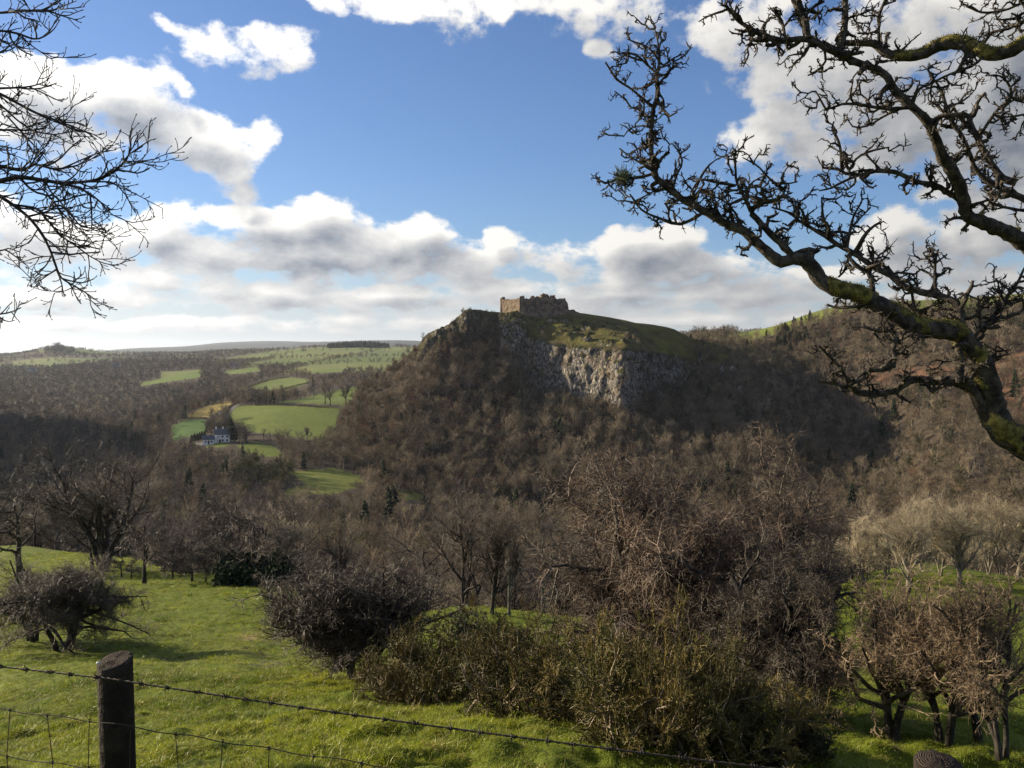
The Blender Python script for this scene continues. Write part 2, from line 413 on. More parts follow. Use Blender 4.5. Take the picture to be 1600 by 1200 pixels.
colz = np.array([pchip(np.log([p[0] for p in TAB[c]]), [p[1] for p in TAB[c]], LRG) for c in cols])
THG = np.radians(np.linspace(-62, 58, 481))
ZG = pchip([th_of(c) for c in cols], colz, THG)             # (481, NLR)
# smooth a little along azimuth
for _ in range(3):
    ZG[1:-1] = (ZG[:-2] + 2 * ZG[1:-1] + ZG[2:]) / 4

def ground(X, Y, detail=True):
    X = np.asarray(X, float); Y = np.asarray(Y, float)
    r = np.hypot(X, Y); th = np.arctan2(X, Y)
    fi = np.clip((th - THG[0]) / (THG[-1] - THG[0]) * 480, 0, 479.999)
    fj = np.clip((np.log(np.maximum(r, .41)) - LR0) / (LR1 - LR0) * (NLR - 1), 0, NLR - 1.001)
    i = fi.astype(int); j = fj.astype(int); a = fi - i; b = fj - j
    z = ZG[i, j]*(1-a)*(1-b) + ZG[i+1, j]*a*(1-b) + ZG[i, j+1]*(1-a)*b + ZG[i+1, j+1]*a*b
    # behind and far beside the camera the hillside rises on gently
    back = np.clip((np.abs(th) - 1.05) / 1.2, 0, 1)
    z = z * (1 - back) + back * (-1.62 - .05 * Y - 10 * np.clip(r / 400, 0, 2))
    near = np.clip(r / 6, 0, 1) * np.clip((190 - r) / 90, 0, 1)
    if detail:
        z = z + near * (.20 * fbm(X * .5, Y * .95, octs=3) + .14 * np.abs(perlin(X * 1.5, Y * 2.4)) + .07 * perlin(X * 3.1, Y * 4.4) + .35 * perlin(X * .09, Y * .12)) + np.clip((30 - r) / 20, 0, 1) * np.clip((r - 3) / 3, 0, 1) * (.34 * np.maximum(perlin(X * .35 + 8, Y * 1.1 + .4 * perlin(X * .5, Y * .5)), -.15) + .15 * np.abs(perlin(X * 2.1 + 3, Y * 2.9)) + .09 * perlin(X * 4.3, Y * 5.2 + 7))
    far = np.clip((r - 200) / 250, 0, 1)
    z = z + far * (np.clip(r / 900, .4, 3.0) * 2.2) * fbm(X / 130, Y / 130, octs=3) * np.clip(3 - r / 6000, .3, 1)
    return z

def hit(px, py, y0=3.0, y1=25000.0):
    """where the line of sight through a pixel first meets the ground"""
    d = ray(px, py)
    Y = np.geomspace(y0, y1, 6000)
    below = d[2] * Y < ground(d[0] * Y, Y)
    i = int(np.argmax(below)) if below.any() else len(Y) - 1
    return Vector((d[0] * Y[i], Y[i], float(ground(d[0] * Y[i], Y[i]))))

def edge_Y(px):
    return np.interp(px, [-800, 0, 200, 350, 420, 500, 620, 750, 850, 1000, 1150, 1300, 1400, 1450, 1600, 2600],
                     [160, 155, 122, 86, 78, 76, 66, 57, 57, 76, 98, 118, 145, 150, 150, 150])

# ------------------------------------------------------------------ castle hill: columns of (y, Y) key points from foot to skyline
HILL = {
 500:  None,
 530:  [(728,610),(715,632),(702,655),(690,680),(680,700),(672,718),(668,740)],
 560:  [(752,560),(722,600),(695,645),(662,700),(640,728),(622,748),(606,775)],
 620:  [(782,525),(740,575),(685,635),(625,695),(598,725),(578,748),(569,772)],
 652:  [(785,525),(740,575),(680,635),(600,700),(570,722),(552,738),(541,758)],
 672:  [(786,525),(738,575),(675,638),(580,705),(548,722),(530,735),(521,756)],
 700:  [(787,525),(738,575),(672,640),(568,712),(530,728),(513,738),(509,754)],
 712:  [(787,525),(738,575),(670,640),(562,714),(524,726),(507,735),(502,754)],
 735:  [(788,525),(738,575),(665,645),(552,720),(512,727),(490,733),(485,752)],
 760:  [(788,525),(738,575),(660,648),(548,722),(515,730),(496,742),(487,756)],
 778:  [(788,525),(738,575),(658,650),(550,716),(518,727),(500,745),(490,760)],
 788:  [(788,525),(738,575),(655,652),(572,706),(514,722),(498,740),(491,760)],
 806:  [(788,525),(736,578),(650,660),(590,704),(512,724),(494,744),(490,762)],
 822:  [(788,525),(735,580),(648,672),(612,712),(522,727),(496,746),(491,765)],
 850:  [(788,525),(732,580),(655,662),(622,697),(532,711),(508,736),(491,765)],
 885:  [(788,525),(732,580),(662,648),(632,680),(540,694),(510,728),(490,765)],
 900:  [(788,525),(732,580),(664,645),(634,673),(542,687),(513,728),(489,765)],
 950:  [(788,525),(732,580),(672,632),(646,650),(546,664),(519,712),(496,765)],
 978:  [(788,525),(732,580),(676,622),(652,637),(549,650),(523,706),(501,770)],
 992:  [(788,525),(732,580),(676,630),(650,648),(551,664),(526,716),(504,772)],
 1015: [(788,525),(732,580),(672,646),(644,682),(553,708),(529,738),(507,776)],
 1050: [(788,525),(732,580),(665,660),(630,712),(557,742),(536,760),(513,785)],
 1080: [(788,525),(732,580),(662,665),(622,726),(563,756),(543,772),(528,792)],
 1100: [(790,525),(732,580),(656,665),(605,722),(568,752),(547,776),(533,800)],
 1130: [(793,522),(730,582),(650,662),(598,712),(570,748),(550,782),(537,808)],
 1180: [(798,520),(726,585),(655,652),(608,700),(575,748),(553,795),(540,822)],
 1230: [(802,518),(735,575),(680,632),(635,685),(590,745),(560,800),(545,835)],
 1270: [(812,510),(765,560),(722,610),(680,665),(632,728),(588,790),(560,835)],
 1310: None,
}
HC = sorted(HILL)
hk = []
for c in HC:
    src = HILL[c]
    d = ray(c, 600)
    if src is None:
        near_c = HILL[530] if c < 800 else HILL[1270]
        ys = [p[1] for p in near_c]
        pts = [(Y, float(ground(d[0] * Y, Y, False)) - 9) for Y in ys]
    else:
        pts = [(Y, float(ray(c, y)[2]) * Y) for (y, Y) in src]
    f = pts[0]
    pts = [(f[0] - 45, f[1] - 26)] + pts
    b = pts[-1]
    pts = pts + [(b[0] + 30, b[1] - 6), (b[0] + 110, b[1] - 60)]
    hk.append([v for p in pts for v in p])
hk = np.array(hk)
NHC = 520
HPX = np.linspace(500, 1310, NHC)
hq = pchip(HC, hk, HPX).reshape(NHC, 10, 2)
HSEG = [10, 22, 30, 34, 64, 30, 30, 16, 12]
kpar = np.concatenate([np.linspace(i, i + 1, n, endpoint=False) for i, n in enumerate(HSEG)] + [[9.0]])
HN = len(kpar)
HY = np.zeros((NHC, HN)); HZ = np.zeros((NHC, HN))
for i in range(NHC):
    o = pchip(np.arange(10), hq[i], kpar)
    HY[i], HZ[i] = o[:, 0], o[:, 1]
HX = ((HPX - 800) / FOC)[:, None] * HY * (math.cos(PITCH) ** 0)
HKK, HPP = np.meshgrid(kpar, HPX)
def bump01(x, a, b, s):
    return np.clip((x - a) / s, 0, 1) * np.clip((b - x) / s, 0, 1)
# how rocky each point of the hill is
cliff = bump01(HKK, 3.75, 5.15, .25) * bump01(HPP, 776, 1105, 14)
crag = np.where(HPP < 786, bump01(HKK, 4.9, 7.25, .3), bump01(HKK, 4.25, 7.25, .3)) * bump01(HPP, 648, 826, 8)
tops = bump01(HKK, 4.9, 6.7, .4) * bump01(HPP, 815, 1010, 25) * np.clip(perlin(HX / 11, HY / 11, HZ / 9) * 3 + .25, 0, 1)
rock = np.maximum(np.maximum(cliff, crag), tops)
rock_m = np.maximum(np.maximum(cliff, crag * np.where(HPP < 784, .40, .75)), tops)
P0 = np.stack([HX, HY, HZ], -1)
dU = np.gradient(P0, axis=0); dV = np.gradient(P0, axis=1)
NN = np.cross(dU, dV); NN /= np.maximum(np.linalg.norm(NN, axis=-1, keepdims=True), 1e-9)
def ridge(x, y, z):
    t = 0; a = 1.0; s = 1.0
    for i in range(4):
        t = t + a * (1 - 2.2 * np.abs(perlin(x * s + 3 * i, y * s, z * s + 7 * i)))
        a *= .52; s *= 2.1
    return t
dr = ridge(HX / 17, HY / 17, HZ / 40) - .9
dr2 = fbm(HX / 5, HY / 5, HZ / 8, octs=3)
led_ = np.abs(((HZ + 5 * fbm(HX / 30, HY / 30, octs=2) + .12 * HX) / 7.5) % 1.0 - .5) * 2
dr2 = dr2 + .35 * (led_ - .5)
soft = fbm(HX / 45, HY / 45, octs=4) * 3.0 * bump01(HKK, .6, 8.5, .8) * np.clip(1.2 - rock, .15, 1)
fade = bump01(HPP, 505, 1300, 20)
skyl = np.clip(1 - np.exp(-((HKK - 7) / .5) ** 2) * .55, 0, 1)
P1 = P0 + NN * ((rock * (dr * 3.6 + dr2 * 2.0) + soft * .8) * fade * skyl)[..., None]
# small stepping of grass terraces on the slope under the castle
HP = P1
def hill_foot(px):
    return np.interp(px, HPX, HY[:, 12], left=1e9, right=1e9)

# ------------------------------------------------------------------ land cover
FIELDS = [  # polygon in the photograph, (near, far) distance, colour
 ([(352,644),(372,634),(420,633),(500,636),(532,637),(524,668),(505,684),(480,686),(440,680),(392,675),(366,660)], (690,1100), (.105,.135,.022)),
 ([(425,629),(470,623),(500,615),(545,606),(568,604),(560,622),(540,634),(500,631)], (800,1400), (.10,.135,.022)),
 ([(386,604),(420,592),(452,589),(482,593),(480,600),(442,612),(420,613)], (1000,2000), (.12,.15,.035)),
 ([(213,600),(280,586),(314,579),(312,590),(250,598),(225,602)], (1200,2600), (.11,.16,.03)),
 ([(348,581),(400,573),(408,580),(360,585)], (1500,3000), (.13,.17,.04)),
 ([(476,582),(530,574),(537,579),(490,584)], (1300,3000), (.13,.17,.04)),
 ([(290,650),(320,636),(352,627),(368,627),(352,636),(326,652),(308,653)], (760,1150), (.26,.20,.055)),
 ([(266,668),(290,656),(322,655),(324,674),(300,680),(268,692)], (640,900), (.05,.10,.02)),
 ([(368,697),(400,690),(432,698),(444,713),(420,714),(388,707)], (560,720), (.105,.135,.022)),
 ([(450,738),(520,731),(562,743),(574,756),(520,772),(436,778),(452,764),(478,756)], (400,640), (.12,.14,.028)),
 ([(618,768),(660,764),(668,780),(630,782)], (400,640), (.13,.14,.03)),
 ([(318,694),(345,690),(362,692),(350,698),(322,699)], (560,720), (.10,.13,.022)),
]
def landcover(X, Y, Z):
    """returns (colour (n,3), wood density 0..1)"""
    n = len(X)
    px, py = proj(np.stack([X, Y, Z], -1))
    front = Y > 1
    r = np.hypot(X, Y)
    colr = np.tile(np.array([.062, .048, .034]), (n, 1))
    wood = np.ones(n)
    ey = edge_Y(px) * (1 + .05 * perlin(X / 9, Y / 9))
    nearf = ((Y < ey) & front) | (~front & (r < 300))
    g = fbm(X / 3.2, Y / 3.2, octs=4)
    g2 = perlin(X / 14, Y / 14)
    colr[nearf] = np.array([.095, .122, .012])
    wood[nearf] = 0
    dry = np.clip((g2 - .28) * 3.0, 0, 1) * np.clip((g + .25) * 2, 0, 1) * nearf
    colr += dry[:, None] * (np.array([.22, .17, .07]) - colr) * .55
    mud = np.clip((fbm(X / 1.1 + 40, Y / .8, octs=3) - .33) * 5, 0, 1) * nearf * (r < 60)
    colr += mud[:, None] * (np.array([.045, .032, .02]) - colr) * .9
    pud = np.exp(-(((px - 425) / 26) ** 2 + ((py - 1038) / 5) ** 2)) * nearf
    colr += pud[:, None] * (np.array([.12, .10, .085]) - colr)
    tuf = np.exp(-(((px - 395) / 26) ** 2 + ((py - 995) / 6) ** 2)) * nearf
    colr += tuf[:, None] * (np.array([.33, .25, .11]) - colr)
    # patchwork of fields in the distance: cells with random cover
    cell = 230.0
    wx = X + 60 * perlin(X / 300, Y / 300); wy = Y * .55 + 60 * perlin(X / 300 + 9, Y / 300)
    ci, cj = np.floor(wx / cell).astype(int), np.floor(wy / cell).astype(int)
    hsh = np.abs(np.sin(ci * 127.1 + cj * 311.7) * 43758.5453) % 1
    h2 = np.abs(np.sin(ci * 269.5 + cj * 183.3) * 43758.5453) % 1
    fx, fy = wx / cell - ci, wy / cell - cj
    hedge = np.minimum(np.minimum(fx, 1 - fx), np.minimum(fy, 1 - fy)) < .035
    dist_f = (r > 1500) & front
    p_field = np.where(py < 556, .62, .32) * np.where(px < 250, np.where(py < 574, np.where(py < 556, .8, 1.5), .1), 1.0)
    isf = dist_f & (hsh < p_field)
    fc = np.stack([.10 + .07 * h2, .135 + .05 * h2, .04 + .02 * h2], -1)
    colr[isf] = fc[isf]
    wood[isf & ~hedge] = 0
    moor = (r > 6500) & front
    colr[moor] = np.array([.045, .05, .045]); wood[moor] = 1
    for poly, (d0_, d1_), c in FIELDS:
        s = inpoly(px + 2.0 * perlin(X / 20, Y / 20), py, poly) & (Y > d0_) & (Y < d1_)
        colr[s] = np.array(c) * (1 + .25 * g[s, None])
        wood[s] = 0
    # pasture above the woods on the right ridge, and the saddle
    rid = front & (px > 1150) & (r > np.interp(px, [1150, 1260, 1320, 1420, 1650], [905, 905, 925, 890, 885]) + 8 * g2)
    colr[rid] = np.array([.13, .155, .03]); wood[rid] = 0
    sad = front & (px > 1030) & (px <= 1290) & (r > 960)
    colr[sad] = np.array([.12, .15, .035]); wood[sad] = np.where(hedge[sad], 1, 0)
    brk = front & (px > 1300) & (inpoly(px, py, [(1540,560),(1600,548),(1700,560),(1700,640),(1590,650),(1545,625)]) | inpoly(px, py, [(1330,585),(1480,570),(1490,585),(1400,600),(1335,602)])) & (r > 500)
    colr[brk] = np.array([.12, .066, .042]); wood[brk] = .45
    return colr, wood

# ------------------------------------------------------------------ ground sheet
def terrain_mat(name, rocky=False):
    m, t, b = new_mat(name)
    at = t.n('ShaderNodeAttribute'); at.attribute_name = 'cover'
    ge = t.n('ShaderNodeNewGeometry')
    pos_ = ge.outputs['Position']
    c = at.outputs['Color']
    k = t.m('ADD', .62, t.m('MULTIPLY', t.noise(pos_, 1.9, 8.0, .66), .76))
    c = t.vm('MULTIPLY', c, t.comb(k, k, k))
    k2 = t.m('MULTIPLY', t.m('ADD', .75, t.m('MULTIPLY', t.noise(pos_, .03, 5.0, .6), .5)), t.m('MULTIPLY_ADD', t.noise(pos_, .13, 4.0, .6), .6, .7))
    c = t.vm('MULTIPLY', c, t.comb(k2, k2, k2))
    t.put(b.inputs['Base Color'], c)
    b.inputs['Roughness'].default_value = .9
    b.inputs['Specular IOR Level'].default_value = .12
    bp = t.n('ShaderNodeBump'); bp.inputs['Strength'].default_value = .6
    if rocky:
        ra = t.n('ShaderNodeAttribute'); ra.attribute_name = 'rock'
        vec = t.vm('MULTIPLY', pos_, (1.0, 1.0, .42))
        h = t.noise(vec, .55, 8.0, .68, .6)
        vo = t.n('ShaderNodeTexVoronoi', feature='DISTANCE_TO_EDGE'); t.put(vo.inputs['Vector'], vec); vo.inputs['Scale'].default_value = .35
        crack = t.sstep(vo.outputs['Distance'], .0, .12)
        rc = t.mix(t.sstep(h, .38, .64), rgb((.085, .078, .07)), rgb((.38, .35, .31)))
        rc = t.mix(t.m('MULTIPLY', t.sstep(t.noise(pos_, .09, 3.0), .5, .62), .55), rc, rgb((.27, .20, .14)))
        # grass and ivy on ledges and in gullies
        gn = t.noise(pos_, .14, 6.0, .62)
        nz = t.n('ShaderNodeSeparateXYZ'); t.put(nz.inputs[0], ge.outputs['Normal'])
        led = t.sstep(t.m('ADD', t.m('MULTIPLY', nz.outputs[2], .55), gn), .70, .88)
        rc = t.mix(led, rc, rgb((.085, .08, .028)))
        rc = t.vm('MULTIPLY', rc, t.comb(t.m('ADD', .35, t.m('MULTIPLY', crack, .65)), t.m('ADD', .35, t.m('MULTIPLY', crack, .65)), t.m('ADD', .35, t.m('MULTIPLY', crack, .65))))
        msk = t.sstep(t.m('ADD', ra.outputs['Fac'], t.m('MULTIPLY', t.m('SUBTRACT', gn, .5), .9)), .3, .52)
        c2 = t.mix(msk, c, rc)
        t.put(b.inputs['Base Color'], c2)
        t.put(bp.inputs['Height'], t.m('ADD', t.m('MULTIPLY', h, 2.0), t.m('MULTIPLY', crack, .6)))
        bp.inputs['Distance'].default_value = 1.3
        bp.inputs['Strength'].default_value = .9
    else:
        t.put(bp.inputs['Height'], t.noise(pos_, 3.0, 6.0, .7))
        bp.inputs['Distance'].default_value = .3
    t.put(b.inputs['Normal'], bp.outputs[0])
    return m

th = np.concatenate([np.linspace(-math.pi, R_(-50), 50, endpoint=False), np.linspace(R_(-50), R_(-32.5), 60, endpoint=False),
                     np.linspace(R_(-32.5), R_(32.5), 620), np.linspace(R_(32.5), R_(50), 60)[1:], np.linspace(R_(50), math.pi, 50)[1:]])
rr = np.concatenate([np.geomspace(.5, 5, 24, endpoint=False), np.geomspace(5, 130, 330, endpoint=False), np.geomspace(130, 2500, 250, endpoint=False), np.geomspace(2500, 40000, 90)])
TH, RR = np.meshgrid(th, rr, indexing='ij')
GX, GY = RR * np.sin(TH), RR * np.cos(TH)
GZ = ground(GX.ravel(), GY.ravel()).reshape(GX.shape)
def grid_faces(n, m, flip=False):
    i, j = np.meshgrid(np.arange(n - 1), np.arange(m - 1), indexing='ij')
    a = (i * m + j).ravel()
    f = np.stack([a, a + m, a + m + 1, a + 1], -1)
    return f[:, ::-1] if flip else f
me = mesh_np('ground', np.stack([GX, GY, GZ], -1).reshape(-1, 3), [grid_faces(len(th), len(rr), True)], [terrain_mat('pasture_and_woodland_soil')])
gc, gw = landcover(GX.ravel(), GY.ravel(), GZ.ravel())
at = me.color_attributes.new('cover', 'FLOAT_COLOR', 'POINT')
at.data.foreach_set('color', np.concatenate([np.clip(gc, 0, 1), np.ones((len(gc), 1))], 1).astype(np.float32).ravel())
tag(obj('ground', me), kind='structure')

# castle hill
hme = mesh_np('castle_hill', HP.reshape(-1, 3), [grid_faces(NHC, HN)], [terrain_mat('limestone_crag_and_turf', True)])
hc = np.tile(np.array([.06, .046, .034]), (NHC * HN, 1)).reshape(NHC, HN, 3)
gz_ = np.clip(bump01(HKK, 4.95, 9.5, .25) * bump01(HPP, 812, 1400, 15) + 0, 0, 1)
greener = np.clip(fbm(HX / 24, HY / 16, HZ / 10, octs=4) * 1.6 + .5, 0, 1)[..., None]  # noise patches of greener turf among the olive-brown
turf = np.array([.10, .080, .028]) * (1 - greener) + np.array([.135, .130, .030]) * greener
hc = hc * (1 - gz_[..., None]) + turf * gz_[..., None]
cv = (crag * (HPP < 812))[..., None]; hc = hc * (1 - cv) + np.array([.052, .046, .026]) * cv
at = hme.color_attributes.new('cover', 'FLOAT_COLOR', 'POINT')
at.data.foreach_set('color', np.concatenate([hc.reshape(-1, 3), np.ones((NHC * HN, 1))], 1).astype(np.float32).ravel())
ra = hme.attributes.new('rock', 'FLOAT', 'POINT')
ra.data.foreach_set('value', rock_m.ravel().astype(np.float32))
tag(obj('castle_hill', hme), kind='structure')

# ------------------------------------------------------------------ growing things
def tubes(P, R, sides):
    """P (B,n,3), R (B,n) -> verts, quads of B tapering tubes"""
    B, n, _ = P.shape
    T = np.gradient(P, axis=1); T /= np.maximum(np.linalg.norm(T, axis=2, keepdims=True), 1e-9)
    ref = np.where(np.abs(T[:, :1, 2:3]) > .8, np.array([1.0, .1, 0]), np.array([.1, .05, 1.0]))
    N1 = np.cross(T, np.broadcast_to(ref, T.shape)); N1 /= np.maximum(np.linalg.norm(N1, axis=2, keepdims=True), 1e-9)
    N2 = np.cross(T, N1)
    ang = np.arange(sides) * 2 * math.pi / sides
    V = P[:, :, None] + R[:, :, None, None] * (np.cos(ang)[:, None] * N1[:, :, None] + np.sin(ang)[:, None] * N2[:, :, None])
    b, i, k = np.meshgrid(np.arange(B), np.arange(n - 1), np.arange(sides), indexing='ij')
    k2 = (k + 1) % sides
    f = lambda ii, kk: (b * n + ii) * sides + kk
    Q = np.stack([f(i, k), f(i, k2), f(i + 1, k2), f(i + 1, k)], -1).reshape(-1, 4)
    return V.reshape(-1, 3), Q

def merge(parts):
    Vs, Fs, off = [], [], 0
    for V, F in parts:
        Vs.append(V); Fs.append(F + off); off += len(V)
    return np.concatenate(Vs), Fs

def unit(v):
    return v / np.maximum(np.linalg.norm(v, axis=-1, keepdims=True), 1e-9)

def lerp_poly(P, R, idx, f):
    n = P.shape[1]
    t = np.clip(f, 0, .9999) * (n - 1); i = t.astype(int); a = (t - i)[:, None]
    p = P[idx, i] * (1 - a) + P[idx, i + 1] * a
    r = R[idx, i] * (1 - a[:, 0]) + R[idx, i + 1] * a[:, 0]
    return p, r, unit(P[idx, i + 1] - P[idx, i])

def walk(rng, start, d, length, n, wig, up, curl=0.0):
    P = [start]; step = (length / (n - 1))[:, None]
    for _ in range(n - 1):
        d = unit(d + wig * rng.normal(size=d.shape) + np.array([0, 0, up]))
        P.append(P[-1] + d * step)
    return np.stack(P, 1)

def sprout(rng, P, R, L, s):
    """children of every branch: s = dict(k, f0, f1, ang, asd, len, lsd, drop, wig, up, n, rr, rmin, tip)"""
    B = P.shape[0]; k = s['k']
    idx = np.repeat(np.arange(B), k)
    f = np.tile((np.arange(k) + .5) / k, B) + rng.uniform(-.5, .5, B * k) / k
    f = s.get('f0', .2) + f * (s.get('f1', 1.0) - s.get('f0', .2))
    p, r, T = lerp_poly(P, R, idx, f)
    a = np.radians(rng.normal(s['ang'], s.get('asd', 12), B * k))[:, None]
    rnd = rng.normal(size=(B * k, 3)); side = unit(rnd - (rnd * T).sum(1, keepdims=True) * T)
    if 'flat' in s:
        side = unit(side * np.array([1, 1, s['flat']]))
    d = unit(np.cos(a) * T + np.sin(a) * side)
    ln = np.abs(rng.normal(s['len'], s.get('lsd', .25) * s['len'], B * k)) * (1 - s.get('drop', .4) * f)
    if s.get('rel'):
        ln = ln * L[idx]
    ln = np.maximum(ln, .15 * s['len'])
    Pc = walk(rng, p, d, ln, s['n'], s['wig'], s['up'])
    rb = np.maximum(np.minimum(r * .85, s['rr'] * ln + s['rmin']), s['rmin'])
    tp = np.linspace(1, s.get('tip', .35), s['n'])
    return Pc, rb[:, None] * tp[None], ln

def curve_levels(rng, trunks, specs):
    """trunks: list of (points, r0, r1); returns the levels [(P, R)]"""
    n = max(len(t[0]) for t in trunks)
    P, R = [], []
    for pts, r0, r1 in trunks:
        pts = np.array(pts, float)
        q = np.stack([np.interp(np.linspace(0, 1, n), np.linspace(0, 1, len(pts)), pts[:, a]) for a in range(3)], 1)
        P.append(q); R.append(np.linspace(r0, r1, n) * (1 + .35 * np.exp(-np.linspace(0, 9, n))))
    P, R = np.array(P), np.array(R)
    L = np.linalg.norm(np.diff(P, axis=1), axis=2).sum(1)
    out = [(P, R)]
    for s in specs:
        P, R, L = sprout(rng, P, R, L, s)
        out.append((P, R))
    return out

def stem(rng, x0, y0, h, lean=(0, 0), wob=.06, n=6, bend=0.0):
    z = np.linspace(0, h, n)
    pts = np.stack([x0 + lean[0] * z + wob * h * rng.normal(size=n) * z / h, y0 + lean[1] * z + wob * h * rng.normal(size=n) * z / h, z - .25 * (z == 0)], 1)
    return pts

def leaf_cards(rng, P, k, size, spread):
    """small crossed leaf faces around the outer points of branches"""
    pts = P[:, 1:].reshape(-1, 3)
    c = np.repeat(pts, k, 0) + rng.normal(size=(len(pts) * k, 3)) * spread
    a = unit(rng.normal(size=c.shape)); b = unit(np.cross(a, rng.normal(size=c.shape)))
    s = size * rng.uniform(.6, 1.3, (len(c), 1))
    V = np.stack([c - a * s, c + b * s * .6, c + a * s, c - b * s * .6], 1).reshape(-1, 3)
    return V, np.arange(len(V)).reshape(-1, 4)

def tree_meshes(name, levels, sides, split, mats, leaves=None, norm=None):
    """two meshes: trunk with limbs, crown of branches and twigs; norm = (width, height) scales the whole"""
    lo = [tubes(P, R, s) for (P, R), s in zip(levels[:split], sides[:split])]
    hi = [tubes(P, R, s) for (P, R), s in zip(levels[split:], sides[split:])]
    Vt, Ft = merge(lo); Vc, Fc = merge(hi)
    S = np.ones(3)
    if norm is not None:
        w = np.percentile(np.hypot(Vc[:, 0], Vc[:, 1]), 96) * 2; h = np.percentile(Vc[:, 2], 99.5)
        S = np.array([norm[0] / w, norm[0] / w, norm[1] / h])
    tm = mesh_np(name + '_trunk', Vt * S, Ft, [mats[0]])
    if leaves is not None:
        nb = sum(len(f) for f in Fc)
        Vc, Fc2 = merge([(Vc, np.concatenate(Fc))] + [leaves[:2]])
        cm = mesh_np(name + '_crown', Vc * S, Fc2, [mats[1], leaves[2]], mat_idx=np.concatenate([np.zeros(nb), np.ones(len(leaves[1]))]))
    else:
        cm = mesh_np(name + '_crown', Vc * S, Fc, [mats[1]])
    return tm, cm

def place_tree(name, pair, loc, rz, scale, label, cat, group=None):
    o = empty(name, loc, rz, scale)
    tag(o, label, cat, group)
    obj('trunk', pair[0], o); obj('crown', pair[1], o)
    return o

# --- hawthorn: several crooked stems, dense dome of fine twigs
def hawthorn(name, seed, w, h, nst=3, twig='twig_dark', k=(7, 8, 8, 5), spread=.35, low=.22, fine=1.0, up=.03, ang=58, l1=.42):
    rng = np.random.default_rng(seed)
    tr = []
    for i in range(nst):
        a = rng.uniform(0, 6.28); q = .08 * w * rng.uniform(.2, 1)
        tr.append((stem(rng, q * math.cos(a) * .4, q * math.sin(a) * .4, h * rng.uniform(.5, .72), (spread * math.cos(a), spread * math.sin(a)), .05), .05 * h * rng.uniform(.55, .85) / math.sqrt(nst) * 1.1, .016 * h))
    sp = [dict(k=k[0], f0=low, ang=ang, asd=16, len=l1 * h, drop=.45, wig=.2, up=up, n=6, rr=.028, rmin=.012, tip=.35),
          dict(k=k[1], f0=.15, ang=52, asd=18, len=.20 * h, drop=.3, wig=.24, up=up * .8, n=5, rr=.012, rmin=.0055, tip=.4),
          dict(k=k[2], f0=.12, ang=55, asd=20, len=.095 * h, drop=.25, wig=.28, up=up, n=4, rr=.009, rmin=.0034 * fine, tip=.5),
          dict(k=k[3], f0=.15, ang=58, asd=20, len=.045 * h, drop=.2, wig=.25, up=.05, n=3, rr=.008, rmin=.0026 * fine, tip=.5)]
    lv = curve_levels(rng, tr, sp)
    return tree_meshes(name, lv, (9, 6, 4, 3, 3), 2, (MAT['bark_dark'], MAT[twig]), norm=(w, h))

# --- tall deciduous trees of the field edge
def broadleaf(name, seed, h, w, style='ash', twig='twig_brown', bark='bark_grey', k=(9, 8, 7, 6), thick=1.0, leaves=None, fork=1):
    rng = np.random.default_rng(seed)
    up, ang, wg, ln0 = {'ash': (.10, 38, .11, .46), 'oak': (.03, 58, .24, .42), 'broom': (.12, 26, .08, .5)}[style]
    tr = []
    for i in range(fork):
        a = rng.uniform(0, 6.28) if fork < 3 else 6.283 * i / fork + rng.uniform(-.4, .4)
        ln = {1: .03, 2: .14}.get(fork, .24)
        tr.append((stem(rng, 0, 0, h * rng.uniform(.58, .78), (ln * math.cos(a), ln * math.sin(a)), .025, 8), .023 * h * (1.0 if fork == 1 else .75 if fork == 2 else .55), .006 * h))
    sp = [dict(k=k[0], f0=.22 if fork == 1 else .15, ang=ang, asd=12, len=ln0 * h, drop=.45, wig=wg, up=up, n=7, rr=.022, rmin=.03, tip=.25),
          dict(k=k[1], f0=.2, ang=40, asd=14, len=.20 * h, drop=.4, wig=wg * 1.25, up=up * .8, n=5, rr=.016, rmin=.014 * thick, tip=.35),
          dict(k=k[2], f0=.2, ang=40, asd=16, len=.10 * h, drop=.3, wig=.18, up=up * .7, n=4, rr=.010, rmin=.0085 * thick, tip=.5),
          dict(k=k[3], f0=.2, ang=38, asd=16, len=.055 * h, drop=.2, wig=.16, up=up * .6, n=3, rr=.006, rmin=.0055 * thick, tip=.6)]
    lv = curve_levels(rng, tr, sp)
    lf = None
    if leaves:
        lf = leaf_cards(rng, lv[2][0][: len(lv[2][0]) // 2], 5, .22, .35) + (MAT[leaves],)
    return tree_meshes(name, lv, (9, 6, 4, 3, 3), 3, (MAT[bark], MAT[twig]), lf, norm=(w, h))

